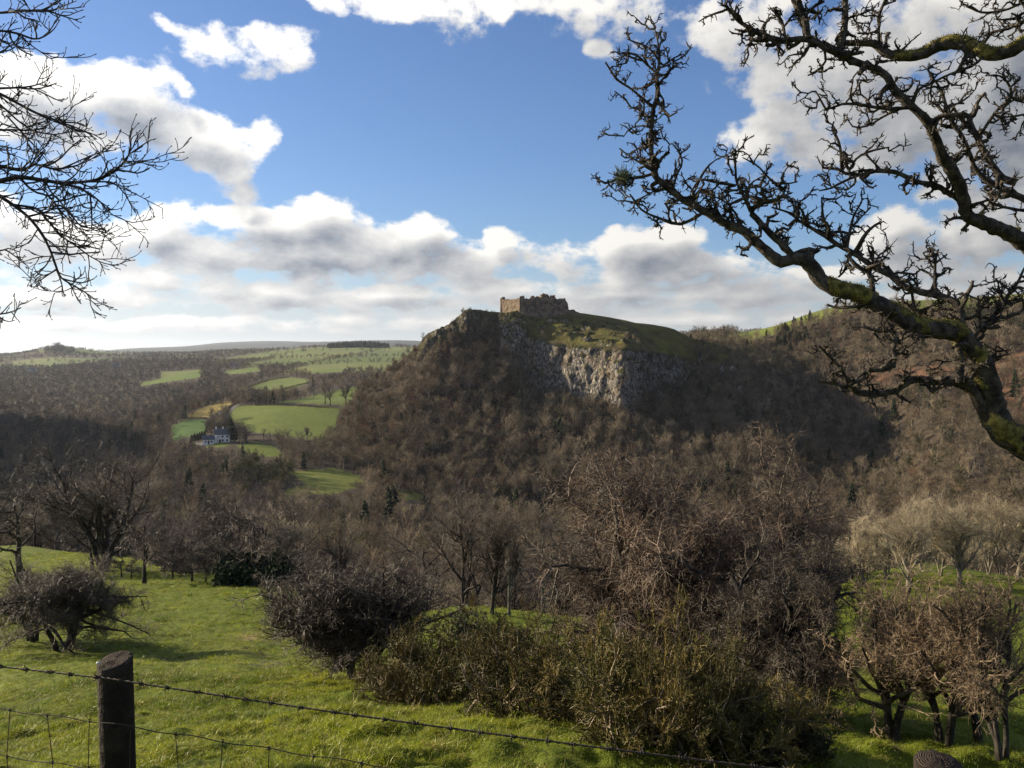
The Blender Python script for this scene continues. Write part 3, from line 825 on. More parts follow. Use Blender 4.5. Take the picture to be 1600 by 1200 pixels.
# --- gorse: woody stems carrying upright spiny shoots
def gorse(name, seed, w, h, needle='gorse', nst=11):
    rng = np.random.default_rng(seed)
    tr = []
    for i in range(nst):
        a = 6.283 * i / nst + rng.uniform(-.3, .3); ln = rng.uniform(.15, .95)
        tr.append((stem(rng, .1 * math.cos(a), .1 * math.sin(a), h * (.62 - .18 * ln), (ln * math.cos(a), ln * math.sin(a)), .07), .026 * rng.uniform(.7, 1.3), .010))
    sp = [dict(k=8, f0=.25, ang=45, asd=18, len=.36 * h, drop=.3, wig=.3, up=.02, n=5, rr=.02, rmin=.007, tip=.4),
          dict(k=9, f0=.25, ang=45, asd=18, len=.15 * h, drop=.25, wig=.26, up=.06, n=4, rr=.012, rmin=.0045, tip=.5)]
    lv = curve_levels(rng, tr, sp)
    Vt, Ft = merge([tubes(P, R, s) for (P, R), s in zip(lv[:2], (6, 4))])
    P, R = lv[2]
    P3, R3, _ = sprout(rng, P, R, np.ones(len(P)), dict(k=13, f0=.1, ang=48, asd=14, len=.085, lsd=.3, drop=.35, wig=.1, up=.10, n=2, rr=.07, rmin=.0058, tip=.15))
    Vc, Fc = merge([tubes(P, R, 3), tubes(P3, R3, 3)])
    S = np.array([w / (np.percentile(np.hypot(Vc[:, 0], Vc[:, 1]), 95) * 2)] * 2 + [h / np.percentile(Vc[:, 2], 99.5)])
    return mesh_np(name + '_stem', Vt * S, Ft, [MAT['bark_pale_gorse']]), mesh_np(name + '_spines', Vc * S, Fc, [MAT[needle]])
MAT['bark_pale_gorse'] = bark_mat('gorse_stem_bark', (.10, .08, .055), (.30, .24, .17), 8)

def place_gorse(pair, loc, rz, scale, label):
    o = empty('gorse_bush', loc, rz, scale)
    tag(o, label, 'gorse bush', 'gorse bushes beyond the fence')
    obj('stem', pair[0], o); obj('spines', pair[1], o)
    return o

def base_on_ground(v, sink=.0):
    return (v.x, v.y, float(ground(v.x, v.y)) - sink)

def px_size(v, npx):
    return npx * v.y / FOC

# ------------------------------------------------------------------ thorns on the pasture
def thorn(px, py, wpx, hpx, seed, label, dx=0.0, **kw):
    v = hit(px, py)
    pr = hawthorn('hawthorn', seed, px_size(v, wpx), px_size(v, hpx), **kw)
    return place_tree('hawthorn_tree', pr, base_on_ground(v, .05), 0, 1, label, 'tree', 'hawthorns on the pasture')
thorn(97, 1016, 225, 140, 11, 'dark bushy hawthorn with thick short trunk behind the left fence post', nst=3, spread=.22, k=(16, 11, 9, 6), low=.38, ang=68, l1=.55)
thorn(52, 1002, 150, 118, 12, 'smaller dark hawthorn at the left edge, pressed against a bigger thorn', nst=3, spread=.25, k=(13, 10, 9, 5), low=.35, ang=66, l1=.5)
thorn(560, 1058, 300, 195, 13, 'wide dome-shaped hawthorn in mid pasture left of the gorse, thicker trunk', nst=6, spread=.45, k=(11, 9, 8, 5), low=.26, ang=50, l1=.48, up=.07)
thorn(520, 1050, 170, 150, 14, 'slender-stemmed hawthorn sheltering under the left side of a wide dome thorn', nst=3, spread=.5, k=(7, 8, 8, 4))
thorn(1085, 1085, 470, 372, 15, 'large tangled dark hawthorn rising behind the gorse, biggest bush in view', nst=8, spread=.55, k=(10, 10, 10, 7), low=.2, twig='twig_red')
thorn(1240, 1112, 300, 260, 16, 'dark low-branched hawthorn on the right flank of the largest bush', nst=6, spread=.6, k=(10, 9, 9, 7), low=.1)
thorn(1392, 1150, 215, 265, 17, 'stout hawthorn with straight dark trunk, leftmost of the right-hand row', nst=3, spread=.26, k=(8, 8, 7, 5), low=.38, twig='twig_tan', up=.16, ang=34, l1=.55)
thorn(1478, 1166, 205, 280, 18, 'hawthorn with forked dark trunk in the middle of the right-hand row', nst=4, spread=.28, k=(8, 8, 7, 5), low=.36, twig='twig_tan', up=.16, ang=34, l1=.55)
thorn(1572, 1186, 235, 300, 19, 'tan-twigged hawthorn with leaning trunk at the right end of the row', nst=3, spread=.34, k=(8, 8, 7, 5), low=.34, twig='twig_tan', up=.15, ang=36, l1=.55)
thorn(1532, 1166, 110, 200, 20, 'thin crooked young hawthorn between two thicker thorns at the right', nst=1, spread=.3, k=(8, 8, 7, 4), low=.4, twig='twig_tan', up=.16, ang=34, l1=.55)

# ------------------------------------------------------------------ gorse
GP = [gorse('gorse_a', 31, 2.2, 1.75), gorse('gorse_b', 32, 2.3, 1.7), gorse('gorse_c', 33, 2.0, 1.9)]
GD = gorse('gorse_dark', 34, 2.0, 1.5, 'holly')
GB = [(0, 622, 1092, 140, 85, 'low olive gorse at the left end of the gorse clump'), (1, 700, 1100, 190, 158, 'olive-brown gorse with pale stems near the left of the clump'),
      (2, 805, 1115, 205, 178, 'gorse with pale forked stems in the left middle of the clump'), (0, 905, 1132, 200, 135, 'broad brownish gorse in the middle of the clump'),
      (1, 1000, 1150, 245, 222, 'tallest golden-brown gorse in front of the largest hawthorn'), (2, 1090, 1165, 215, 195, 'green-tipped gorse beside the tallest gorse'),
      (0, 1180, 1190, 215, 150, 'dark low gorse at the right end of the clump near the wire'), (1, 985, 1075, 190, 150, 'pale gorse half hidden behind the tall golden gorse'),
      (2, 1035, 1080, 170, 165, 'golden gorse top showing against the dark hawthorn')]
for i, (g, px, py, wpx, hpx, lab) in enumerate(GB):
    v = hit(px, py)
    pw, ph = (2.2, 1.75) if g == 0 else (2.3, 1.7) if g == 1 else (2.0, 1.9)
    sx = px_size(v, wpx) / pw * 1.08; sz = px_size(v, hpx) / ph * 1.2
    place_gorse(GP[g], base_on_ground(v, .12 + .16 * sz * ph), i * 1.9, (sx, sx, sz), lab)
for i, (px, py, wpx, hpx, lab) in enumerate([(745, 1035, 130, 80, 'very dark green gorse behind the clump beside the wide thorn'), (800, 1040, 90, 70, 'small blackish green gorse behind the clump'), (1240, 1195, 150, 95, 'shadowed dark gorse low at the right foot of the clump')]):
    v = hit(px, py)
    place_gorse(GD, base_on_ground(v, .08), i * 2.2, (px_size(v, wpx) / 2.0,) * 2 + (px_size(v, hpx) / 1.5,), lab)

# ------------------------------------------------------------------ trees along the far edge of the pasture
def edge_tree(name, px, py, wpx, hpx, seed, label, **kw):
    v = hit(px, py)
    pr = broadleaf(name, seed, px_size(v, hpx), px_size(v, wpx), **kw)
    return place_tree(name, pr, base_on_ground(v, .05), 0, 1, label, 'tree')
edge_tree('ash_tree', 162, 893, 250, 212, 41, 'tall many-limbed bare ash with leaning trunk at the left pasture edge', fork=4, k=(8, 7, 6, 5), bark='bark_dark')
edge_tree('ash_tree', 144, 892, 90, 130, 42, 'slim straight bare tree close beside the tall many-limbed ash', k=(8, 6, 5, 4), bark='bark_dark')
edge_tree('oak_tree', 32, 905, 190, 190, 43, 'broad bare oak at the left edge of the picture beyond the pasture', style='oak', k=(8, 7, 6, 5), bark='bark_dark')
edge_tree('oak_tree', 225, 912, 120, 125, 44, 'crooked bare oak with a root-flared trunk right of the tall ash', style='oak', k=(8, 7, 6, 5), bark='bark_dark')
edge_tree('oak_tree', 402, 912, 180, 135, 45, 'twisted bare oak overhanging a dark thicket at the pasture edge', style='oak', k=(9, 7, 6, 5), bark='bark_dark')
edge_tree('ash_tree', 768, 958, 110, 170, 46, 'upright bare tree with fan of limbs above the pasture lip', k=(8, 7, 6, 5), fork=2, bark='bark_dark')
edge_tree('birch_tree', 796, 962, 60, 165, 47, 'slender single-stemmed bare tree beside the fan-limbed one', k=(10, 6, 5, 5))
for i, (px, py, hpx) in enumerate([(270, 905, 60), (300, 908, 66), (322, 908, 50), (190, 902, 40), (345, 910, 72), (205, 905, 34)]):
    edge_tree('sapling', px, py, hpx * 1.1, hpx, 60 + i, ['thin scrubby sapling in the row under the pasture-edge trees, first right of the root-flared oak', 'branching sapling in the middle of the pasture-edge row', 'short bare sapling beside a ditch at the pasture edge',
              'tiny bare sapling just right of the tall ash trunk', 'dense sapling next to the dark thicket', 'small sapling between tall ash and root-flared oak'][i], style='oak', k=(8, 7, 6, 5), twig='twig_dark', bark='bark_dark')
v = hit(392, 914)
place_tree('holly_bush', tree_meshes('holly_bush', curve_levels(np.random.default_rng(5), [(stem(np.random.default_rng(i), 0, 0, 1.8, (math.cos(i * 1.3), math.sin(i * 1.3)), .05), .05, .02) for i in range(5)],
    [dict(k=8, f0=.1, ang=55, len=1.2, wig=.2, up=.05, n=5, rr=.02, rmin=.012), dict(k=8, f0=.1, ang=50, len=.6, wig=.25, up=.05, n=4, rr=.015, rmin=.008)]), (6, 4, 3), 1, (MAT['bark_dark'], MAT['twig_dark']),
    leaf_cards(np.random.default_rng(6), np.random.default_rng(7).normal(size=(900, 3, 3)) * np.array([.16, .16, .12]) + np.random.default_rng(8).uniform([-1.9, -1.9, .1], [1.9, 1.9, 1.9], (900, 3))[:, None] * np.array([1, 1, .9]), 4, .13, .2) + (MAT['ever'],), norm=(5.5, 2.8)),
    base_on_ground(v, .05), 0, 1, 'blackish green thicket bush at the foot of the twisted oak', 'bush')

# ------------------------------------------------------------------ prototypes for the woods
PR = {
 'ash_a': broadleaf('ash_a', 101, 14, 9, k=(8, 7, 6, 4), thick=1.4, bark='bark_dark'), 'ash_b': broadleaf('ash_b', 102, 13, 8.5, k=(8, 7, 6, 4), thick=1.4, fork=2, bark='bark_dark'),
 'oak_a': broadleaf('oak_a', 103, 11, 11, style='oak', k=(8, 7, 6, 4), thick=1.4, bark='bark_dark'), 'oak_b': broadleaf('oak_b', 104, 10, 10, style='oak', k=(8, 7, 6, 4), thick=1.4, twig='twig_dark'),
 'pale_a': broadleaf('pale_a', 105, 10, 7, style='broom', k=(8, 8, 6, 4), thick=1.3, twig='twig_pale', bark='bark_far', fork=3), 'pale_b': broadleaf('pale_b', 106, 9, 7, style='broom', k=(9, 8, 6, 4), thick=1.3, twig='twig_pale', bark='bark_far', fork=2),
 'ivy': broadleaf('ivy_tree', 107, 12, 7.5, k=(9, 7, 6, 5), thick=1.5, leaves='ivy'),
}
rngW = np.random.default_rng(77)
def scatter_xy(x0, x1, y0, y1, s, rng):
    gx, gy = np.meshgrid(np.arange(x0, x1, s), np.arange(y0, y1, s))
    X = gx.ravel() + rng.uniform(-.48, .48, gx.size) * s; Y = gy.ravel() + rng.uniform(-.48, .48, gx.size) * s
    return X, Y

# nearest belt: every tree a thing of its own
X, Y = scatter_xy(-230, 240, 60, 330, 7.6, rngW)
Z = ground(X, Y)
px, py = proj(np.stack([X, Y, Z], -1))
cc, wd = landcover(X, Y, Z)
keep = (wd > .5) & (px > -60) & (px < 1660) & (Y > edge_Y(px) + 1)
order = np.argsort(np.hypot(X, Y)[keep])[:215]
BX, BY, BZ, BP = X[keep][order], Y[keep][order], Z[keep][order], px[keep][order]
BELT_R = float(np.hypot(BX, BY).max())
LABW = {'l': 'bare tree in the wooded belt below the left pasture', 'm': 'bare tree in the wooded dip between the pasture and the castle hill', 'r': 'bare tree in the valley wood at the right'}
for x, y, z, p in zip(BX, BY, BZ, BP):
    zone = 'r' if p > 1120 else 'l' if p < 430 else 'm'
    opts = {'l': ['ash_a', 'ash_b', 'oak_a', 'oak_b', 'oak_b', 'ivy'], 'm': ['ash_a', 'ash_b', 'oak_a', 'oak_b', 'ash_b', 'pale_b', 'ivy', 'ivy'], 'r': ['pale_a', 'pale_b', 'pale_a', 'pale_b', 'ash_b']}[zone]
    kname = opts[rngW.integers(len(opts))]
    s = rngW.uniform(.72, 1.08) * (.86 if zone == 'm' else 1.0)
    KIND = {'ash_a': 'upright single-trunked', 'ash_b': 'fork-trunked upright', 'oak_a': 'spreading', 'oak_b': 'dark-twigged spreading', 'pale_a': 'pale three-stemmed', 'pale_b': 'pale two-stemmed', 'ivy': 'ivy-clad'}[kname]
    place_tree('bare_tree', PR[kname], (x, y, z - .1), rngW.uniform(0, 6.28), (s, s, s * rngW.uniform(.92, 1.1)), KIND + ' ' + LABW[zone], 'tree', {'l': 'trees of the wooded belt below the pasture', 'm': 'trees in the wooded dip', 'r': 'pale trees of the right valley wood'}[zone])
# trees standing in and around the valley meadow at the right
for i, (px, py, hpx) in enumerate([(1385, 905, 118), (1420, 925, 130), (1470, 900, 125), (1500, 912, 138), (1545, 898, 130), (1590, 905, 135), (1350, 915, 112), (1440, 892, 108)]):
    v = hit(px, py)
    s = px_size(v, hpx) / (10 if i % 2 == 0 else 9)
    place_tree('bare_tree', PR['pale_a' if i % 2 == 0 else 'pale_b'], base_on_ground(v, .05), i * 1.3, s, 'pale bare tree on the small valley meadow at the right, %s from the left' % ['second', 'third', 'fifth', 'sixth', 'seventh', 'rightmost', 'leftmost', 'fourth'][i], 'tree', 'pale trees on the right valley meadow')
# hedgerow trees round the farm fields
HR_LAB = ['at the upper left corner of the big green field', 'just left of the big field corner beyond the lane', 'behind the lane bend', 'left of the lane bend', 'at the far end of the lane row', 'on the bank above the big green field',
          'left of the pair on the upper field strip', 'thickest-trunked on the upper field strip', 'right on the upper field strip', 'where the upper strip meets the castle wood', 'in the lower hedge right of the farmhouse', 'in the lower hedge nearer the farmhouse', 'first in the lower hedge right of the tall conifer',
          'next to the shed behind the farmhouse', 'standing alone in the yellow field', 'on the little meadow below the farm lane', 'at the right end of the little meadow', 'at the edge of the yellow field and paddock', 'at the right corner of the lower hedge', 'between the small pale fields', 'low on the bank of the upper strip', 'right of the low bank on the upper strip']
for i, (px, py, hpx) in enumerate([(404, 633, 30), (388, 629, 22), (372, 627, 20), (355, 625, 20), (340, 626, 18), (425, 622, 16), (508, 631, 34), (516, 634, 36), (541, 633, 36), (560, 620, 30), (450, 688, 20), (424, 692, 18), (412, 690, 22),
                                   (382, 690, 18), (331, 653, 18), (455, 708, 25), (466, 702, 30), (300, 652, 14), (480, 690, 24), (440, 612, 12), (470, 624, 15), (490, 622, 18)]):
    v = hit(px, py, 300)
    kname = ['oak_a', 'oak_b', 'ash_a', 'ivy', 'ash_b'][i % 5]
    s = px_size(v, hpx) / {'oak_a': 11, 'oak_b': 10, 'ash_a': 14, 'ivy': 12, 'ash_b': 13}[kname]
    place_tree('hedgerow_tree', PR[kname], base_on_ground(v, .1), i * 2.1, s, '%s hedgerow tree %s' % ({'oak_a': 'spreading', 'oak_b': 'dark spreading', 'ash_a': 'upright', 'ivy': 'ivy-clad', 'ash_b': 'forked'}[kname], HR_LAB[i]), 'tree', 'hedgerow trees by the farm fields')

# ------------------------------------------------------------------ far woods: one mass on each side
def far_tree(name, seed, h, w, k, thick, mats, style='oak', sides=(5, 4, 3, 3), stem_mat='bark_grey'):
    rng = np.random.default_rng(seed)
    tr = [(stem(rng, 0, 0, h * .62, (.03, .02), .03, 5), .02 * h, .008 * h)]
    up = .08 if style == 'ash' else .04
    sp = [dict(k=k[0], f0=.22, ang=48 if style == 'oak' else 38, asd=14, len=.42 * h, drop=.4, wig=.18, up=up, n=5, rr=.016, rmin=.04 * thick, tip=.4),
          dict(k=k[1], f0=.2, ang=45, asd=16, len=.20 * h, drop=.3, wig=.2, up=up, n=4, rr=.012, rmin=.03 * thick, tip=.5),
          dict(k=k[2], f0=.2, ang=45, asd=16, len=.10 * h, drop=.2, wig=.2, up=up, n=3, rr=.01, rmin=.022 * thick, tip=.6)]
    lv = curve_levels(rng, tr, sp)
    V, F = merge([tubes(P, R, s) for (P, R), s in zip(lv, sides)])
    S = np.array([w / (np.percentile(np.hypot(V[:, 0], V[:, 1]), 96) * 2)] * 2 + [h / np.percentile(V[:, 2], 99.5)])
    nt = len(F[0]) + len(F[1]); na = sum(len(f) for f in F)
    return mesh_np(name, V * S, F, [MAT[mats], MAT[stem_mat]], mat_idx=(np.arange(na) < nt).astype(int))
def conifer(name, seed, h, w, mat, dens=22, k=9, split=False):
    rng = np.random.default_rng(seed)
    P, R = [], []
    for i in range(dens):
        z = h * (.12 + .86 * i / dens)
        for j in range(k):
            a = rng.uniform(0, 6.28); ln = w / 2 * min(1.0, 1.35 * (1 - z / h)) ** .75 * rng.uniform(.5, 1.15) + .1
            t = np.linspace(0, 1, 3)
            P.append(np.stack([np.cos(a) * ln * t, np.sin(a) * ln * t, z + ln * (.25 * t - .35 * t ** 2) + rng.normal(0, .15)], 1)); R.append([.06, .26 * w / 5, .10])
    P, R = np.array(P), np.array(R) * (h / 12)
    tr = np.array([[[0, 0, 0], [0, 0, h * .5], [0, 0, h]]])
    T1 = tubes(tr, np.array([[.018 * h, .01 * h, .002 * h]]), 7); C1 = tubes(P, R, 3)
    if split:
        return mesh_np(name + '_trunk', T1[0], [T1[1]], [MAT['bark_grey']]), mesh_np(name + '_crown', C1[0], [C1[1]], [MAT[mat]])
    V, F = merge([T1, C1])
    return mesh_np(name, V, F, [MAT[mat]])

def scatter_stuff(name, pts, kinds, scl, protos, label, cat, rngs=None):
    """one object whose geometry nodes set a prototype mesh on every point"""
    pc = bpy.data.collections.new(name + '_kinds')
    for i, me_ in enumerate(protos):
        pc.objects.link(bpy.data.objects.new('%s_%02d' % (name, i), me_))
    n = len(pts)
    me_ = bpy.data.meshes.new(name)
    me_.vertices.add(n); me_.vertices.foreach_set('co', np.asarray(pts, np.float32).ravel())
    rng = np.random.default_rng(len(name) + n)
    a = me_.attributes.new('kind', 'INT', 'POINT'); a.data.foreach_set('value', np.asarray(kinds, np.int32))
    a = me_.attributes.new('turn', 'FLOAT_VECTOR', 'POINT')
    rot = np.zeros((n, 3), np.float32); rot[:, 2] = rng.uniform(0, 6.28, n); rot[:, :2] = rng.normal(0, .06, (n, 2))
    a.data.foreach_set('vector', rot.ravel())
    a = me_.attributes.new('size', 'FLOAT_VECTOR', 'POINT')
    S = np.asarray(scl, np.float32)
    if S.ndim == 1:
        S = np.stack([S, S, S * rng.uniform(.85, 1.15, n)], -1)
    a.data.foreach_set('vector', S.astype(np.float32).ravel())
    ng = bpy.data.node_groups.new(name + '_scatter', 'GeometryNodeTree')
    ng.interface.new_socket('Geometry', in_out='INPUT', socket_type='NodeSocketGeometry')
    ng.interface.new_socket('Geometry', in_out='OUTPUT', socket_type='NodeSocketGeometry')
    N = ng.nodes; L = ng.links
    i_ = N.new('NodeGroupInput'); o_ = N.new('NodeGroupOutput'); ip = N.new('GeometryNodeInstanceOnPoints')
    ci = N.new('GeometryNodeCollectionInfo'); ci.inputs['Collection'].default_value = pc
    ci.inputs['Separate Children'].default_value = True; ci.inputs['Reset Children'].default_value = True
    def attr(nm, ty):
        nd = N.new('GeometryNodeInputNamedAttribute'); nd.data_type = ty; nd.inputs['Name'].default_value = nm
        return nd.outputs['Attribute']
    er = N.new('FunctionNodeEulerToRotation')
    L.new(i_.outputs[0], ip.inputs['Points']); L.new(ci.outputs[0], ip.inputs['Instance'])
    ip.inputs['Pick Instance'].default_value = True
    L.new(attr('kind', 'INT'), ip.inputs['Instance Index'])
    L.new(attr('turn', 'FLOAT_VECTOR'), er.inputs[0]); L.new(er.outputs[0], ip.inputs['Rotation'])
    L.new(attr('size', 'FLOAT_VECTOR'), ip.inputs['Scale'])
    L.new(ip.outputs[0], o_.inputs[0])
    o = obj(name, me_)
    md = o.modifiers.new('scatter', 'NODES'); md.node_group = ng
    tag(o, label, cat, kind='stuff')
    return o

FT = [far_tree('far_brown', 201, 9, 8, (9, 7, 7), .9, 'wood_a'), far_tree('far_grey', 202, 10, 9, (9, 7, 7), .9, 'wood_b', stem_mat='bark_far'), far_tree('far_russet', 203, 8, 7, (9, 7, 7), .9, 'wood_c', 'ash'),
      far_tree('far_tall', 204, 12, 7.5, (9, 7, 7), .9, 'wood_b', 'ash', stem_mat='bark_far'), far_tree('far_valley', 205, 11, 10, (8, 6, 6), 1.1, 'wood_v'), conifer('far_conifer', 206, 13, 5.5, 'ever'), far_tree('far_ivy', 207, 9, 6.5, (8, 7, 7), 2.0, 'ivy')]
FL = [far_tree('low_brown', 211, 11, 12, (6, 5, 4), 2.6, 'wood_a'), far_tree('low_grey', 212, 11, 12, (6, 5, 4), 2.6, 'wood_b'), far_tree('low_valley', 213, 11, 13, (6, 5, 4), 2.8, 'wood_v'), conifer('low_conifer', 214, 14, 6, 'ever', 10, 6)]

def pick(rng, n, weights):
    w = np.array(weights, float); return rng.choice(len(w), n, p=w / w.sum())

def hill_z(px, Y):
    """height of the castle hill at a bearing and distance, far below ground where it is not"""
    ci = np.clip(np.rint((px - 500) / 810 * (NHC - 1)), 0, NHC - 1).astype(int)
    out = np.full(len(px), -999.0)
    for c in np.unique(ci):
        m_ = (ci == c) & (px > 500) & (px < 1310)
        if m_.any():
            out[m_] = np.interp(Y[m_], HY[c], HZ[c], left=-999, right=-999)
    return out

def hides_field(X, Y, Z, h):
    """trees are kept off the ground just below the open fields, where they would stand in front of them"""
    out = np.zeros(len(X), bool)
    for f in (.3, .6, 1.0):
        qx, qy = proj(np.stack([X, Y, Z + f * h], -1))
        for poly, (d0_, d1_), c in FIELDS:
            out |= inpoly(qx, qy, poly) & (Y < d1_)
        out |= inpoly(qx, qy, [(303, 666), (372, 664), (376, 702), (303, 702)]) & (Y < 720)
    return out

# valley woods and right slope
X, Y = scatter_xy(-640, 680, 110, 1080, 7.2, rngW)
r = np.hypot(X, Y)
m = (r > BELT_R) & (np.abs(X) < .66 * Y + 20)
X, Y, r = X[m], Y[m], r[m]
Z = ground(X, Y); px, py = proj(np.stack([X, Y, Z], -1))
cc, wd = landcover(X, Y, Z)
inside = hill_z(px, Y) > Z - .5
gap = fbm(X / 60, Y / 60, octs=3)
m = (wd > rngW.uniform(0, 1, len(X))) & ~inside & ((gap > -.34) | (px > 1250)) & ~hides_field(X, Y, Z, 9.5)
X, Y, Z, px, r, gap = X[m], Y[m], Z[m], px[m], r[m], gap[m]
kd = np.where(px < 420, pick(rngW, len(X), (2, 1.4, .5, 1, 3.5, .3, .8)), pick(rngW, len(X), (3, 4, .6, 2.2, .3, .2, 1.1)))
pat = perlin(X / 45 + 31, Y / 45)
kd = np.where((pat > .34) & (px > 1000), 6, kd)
kd = np.where((pat < -.45), 5, kd)
qx_, qy_ = proj(np.stack([X, Y, Z + 4], -1))
kd = np.where(inpoly(qx_, qy_, [(352, 742), (400, 722), (455, 726), (478, 744), (440, 762), (370, 760)]), 6, kd)
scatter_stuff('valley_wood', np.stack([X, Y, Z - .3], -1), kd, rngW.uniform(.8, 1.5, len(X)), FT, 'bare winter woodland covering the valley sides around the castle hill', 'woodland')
# distance
XS, YS, KS, SS = [], [], [], []
for (y0, y1, s, sc_) in ((1050, 2700, 13.5, 1.0), (2700, 6200, 30, 1.25)):
    X, Y = scatter_xy(-.62 * y1, .62 * y1 * .75, y0, y1, s, rngW)
    m = (np.abs(X) < .62 * Y) & (np.hypot(X, Y) > 1080)
    X, Y = X[m], Y[m]
    Z = ground(X, Y); px, py = proj(np.stack([X, Y, Z], -1))
    cc, wd = landcover(X, Y, Z)
    m = ~hides_field(X, Y, Z, 10) & (wd > rngW.uniform(0, 1, len(X))) & ((px < 680) | (px > 1040)) & (fbm(X / 160, Y / 160, octs=2) > -.45)
    X, Y, Z, px = X[m], Y[m], Z[m], px[m]
    XS.append(np.stack([X, Y, Z - .3], -1)); SS.append(rngW.uniform(.75, 1.2, len(X)) * sc_)
    KS.append(np.where(px < 330, pick(rngW, len(X), (1.5, 1, 4, .3)), pick(rngW, len(X), (3, 2, 1.5, .3))))
scatter_stuff('distant_wood', np.concatenate(XS), np.concatenate(KS), np.concatenate(SS), FL, 'distant woods and hedgerows fading into the haze on the plain at the left', 'woodland')
# conifer plantation on the horizon
t = rngW.uniform(0, 1, 700)
pxs = 512 + 96 * t; Yp = 3380 + rngW.uniform(-70, 90, 700)
Xp = (pxs - 800) / FOC * Yp; Zp = ground(Xp, Yp)
scatter_stuff('conifer_plantation', np.stack([Xp, Yp, Zp], -1), np.full(700, 3), (1.25 + .55 * np.sin(np.pi * np.clip(t, .02, .98)) ** .6) * rngW.uniform(.75, 1.05, 700), FL, 'dark conifer plantation crowning the far ridge left of the castle hill', 'plantation')

# woods on the castle hill
def hill_pts(n, rng, wfun):
    area = np.linalg.norm(np.cross(HP[1:, :-1] - HP[:-1, :-1], HP[:-1, 1:] - HP[:-1, :-1]), axis=-1)
    w = area * wfun(HPP[:-1, :-1], HKK[:-1, :-1])
    p = (w / w.sum()).ravel()
    f = rng.choice(p.size, n, p=p); i, j = np.unravel_index(f, area.shape)
    a, b = rng.uniform(size=(2, n, 1))
    q = HP[i, j] * (1 - a) * (1 - b) + HP[i + 1, j] * a * (1 - b) + HP[i, j + 1] * (1 - a) * b + HP[i + 1, j + 1] * a * b
    return q, HPX[i], kpar[j]
def w_wood(p, k):
    foot = ((k > 1.02) | ((p > 1190) & (k > .15))) & (k < 3.95)
    under = (k >= 3.95) & (k < 4.35) & ((p < 815) | (p > 1000))
    left = (k >= 3.95) & (k < 5.0) & (p < 780) | (k >= 4) & (k < 6.8) & (p < 650)
    right = (k >= 3.95) & (k < 7.4) & (p > 1085)
    return (foot | under | left | right).astype(float) + .10 * ((k > 4) & (k < 5.1) & (p > 790)) + .05 * ((k > 5) & (k < 6) & (p > 960))
hp_, hpx_, hk_ = hill_pts(4300, rngW, w_wood)
kd = np.where(hpx_ < 800, pick(rngW, 4300, (4, 2, 2.4, 1, 0, .06, .5)), pick(rngW, 4300, (2.5, 2.5, .6, 3, 0, .12, .5)))
kd = np.where((perlin(hp_[:, 0] / 30, hp_[:, 1] / 30) > .38) & (hpx_ > 820), 6, kd)
sl = rngW.uniform(.75, 1.6, 4300) * np.where(hk_ > 3.95, .6, 1.0)
hp_[:, 2] -= .3
scatter_stuff('hillside_wood', hp_, kd, sl, FT, 'brown bare woodland clothing the steep slope under the castle crag', 'woodland')

def hill_at(px, py):
    """nearest point of the hill surface that shows at a pixel"""
    P = HP.reshape(-1, 3); qx, qy = proj(P)
    d = (qx - px) ** 2 + (qy - py) ** 2 + ((P[:, 1] - 640) / 60) ** 2 * .5
    return Vector(P[int(np.argmin(d))])
# dark ivy and yews on the shaded part of the cliff
def w_ivy(p, k):
    return ((k > 4.05) & (k < 4.95) & (p > 992) & (p < 1110)).astype(float) + .35 * ((k > 4.3) & (k < 6.6) & (p > 700) & (p < 815)) + .12 * ((k > 4.1) & (k < 5.0) & (p > 830) & (p < 985))
q, qp, qk = hill_pts(420, rngW, w_ivy)
q[:, 2] -= 1.0
scatter_stuff('cliff_scrub', q, np.where(rngW.uniform(size=420) < .65, 6, 1), rngW.uniform(.3, .62, 420), FT, 'dark ivy scrub clinging to the shaded cliff faces of the crag', 'scrub')

# solitary trees on the skyline
for px, py, hpx, kname, lab in ((1096, 529, 20, 'oak_b', 'rounded bare tree alone in the saddle right of the castle hill'), (661, 534, 16, 'ash_a', 'thin bare tree on the left skyline of the castle crag')):
    v = hill_at(px, py)
    s = px_size(v, hpx) / {'oak_b': 10, 'ash_a': 14}[kname]
    place_tree('bare_tree', PR[kname], (v.x, v.y, v.z - .3), 0, s, lab, 'tree')
# conifers on the right ridge
CON = [conifer('ridge_conifer_a', 301, 13, 6.5, 'ever', 24, 12, True), conifer('ridge_conifer_b', 302, 14, 6, 'ever', 26, 12, True)]
LAR = broadleaf('larch', 303, 13, 5, k=(14, 5, 4, 3), thick=2.2, twig='twig_tan')
ORD = 'first second third fourth fifth sixth seventh eighth ninth tenth eleventh twelfth thirteenth fourteenth fifteenth sixteenth seventeenth eighteenth nineteenth twentieth'.split()
def nth(i):
    return ORD[i] if i < 20 else 'twenty-' + ORD[i - 20] if i < 29 else 'thirtieth' if i == 29 else 'thirty-' + ORD[i - 30]
pins = sorted(1214 + 3.5 * i + rngW.uniform(-2, 2) for i in range(16))
for i, px in enumerate(pins):
    d = ray(px, 545); Yc = 842 + rngW.uniform(-16, 26); z = float(ground(d[0] * Yc, Yc))
    place_tree('pine_tree', CON[i % 2], (d[0] * Yc, Yc, z - .2), i, rngW.uniform(.62, .98), 'dark green pine, %s from the left in the clump on the right-hand ridge' % nth(i), 'tree', 'pines on the right ridge')
lars = sorted(rngW.uniform(1160, 1400, 34))
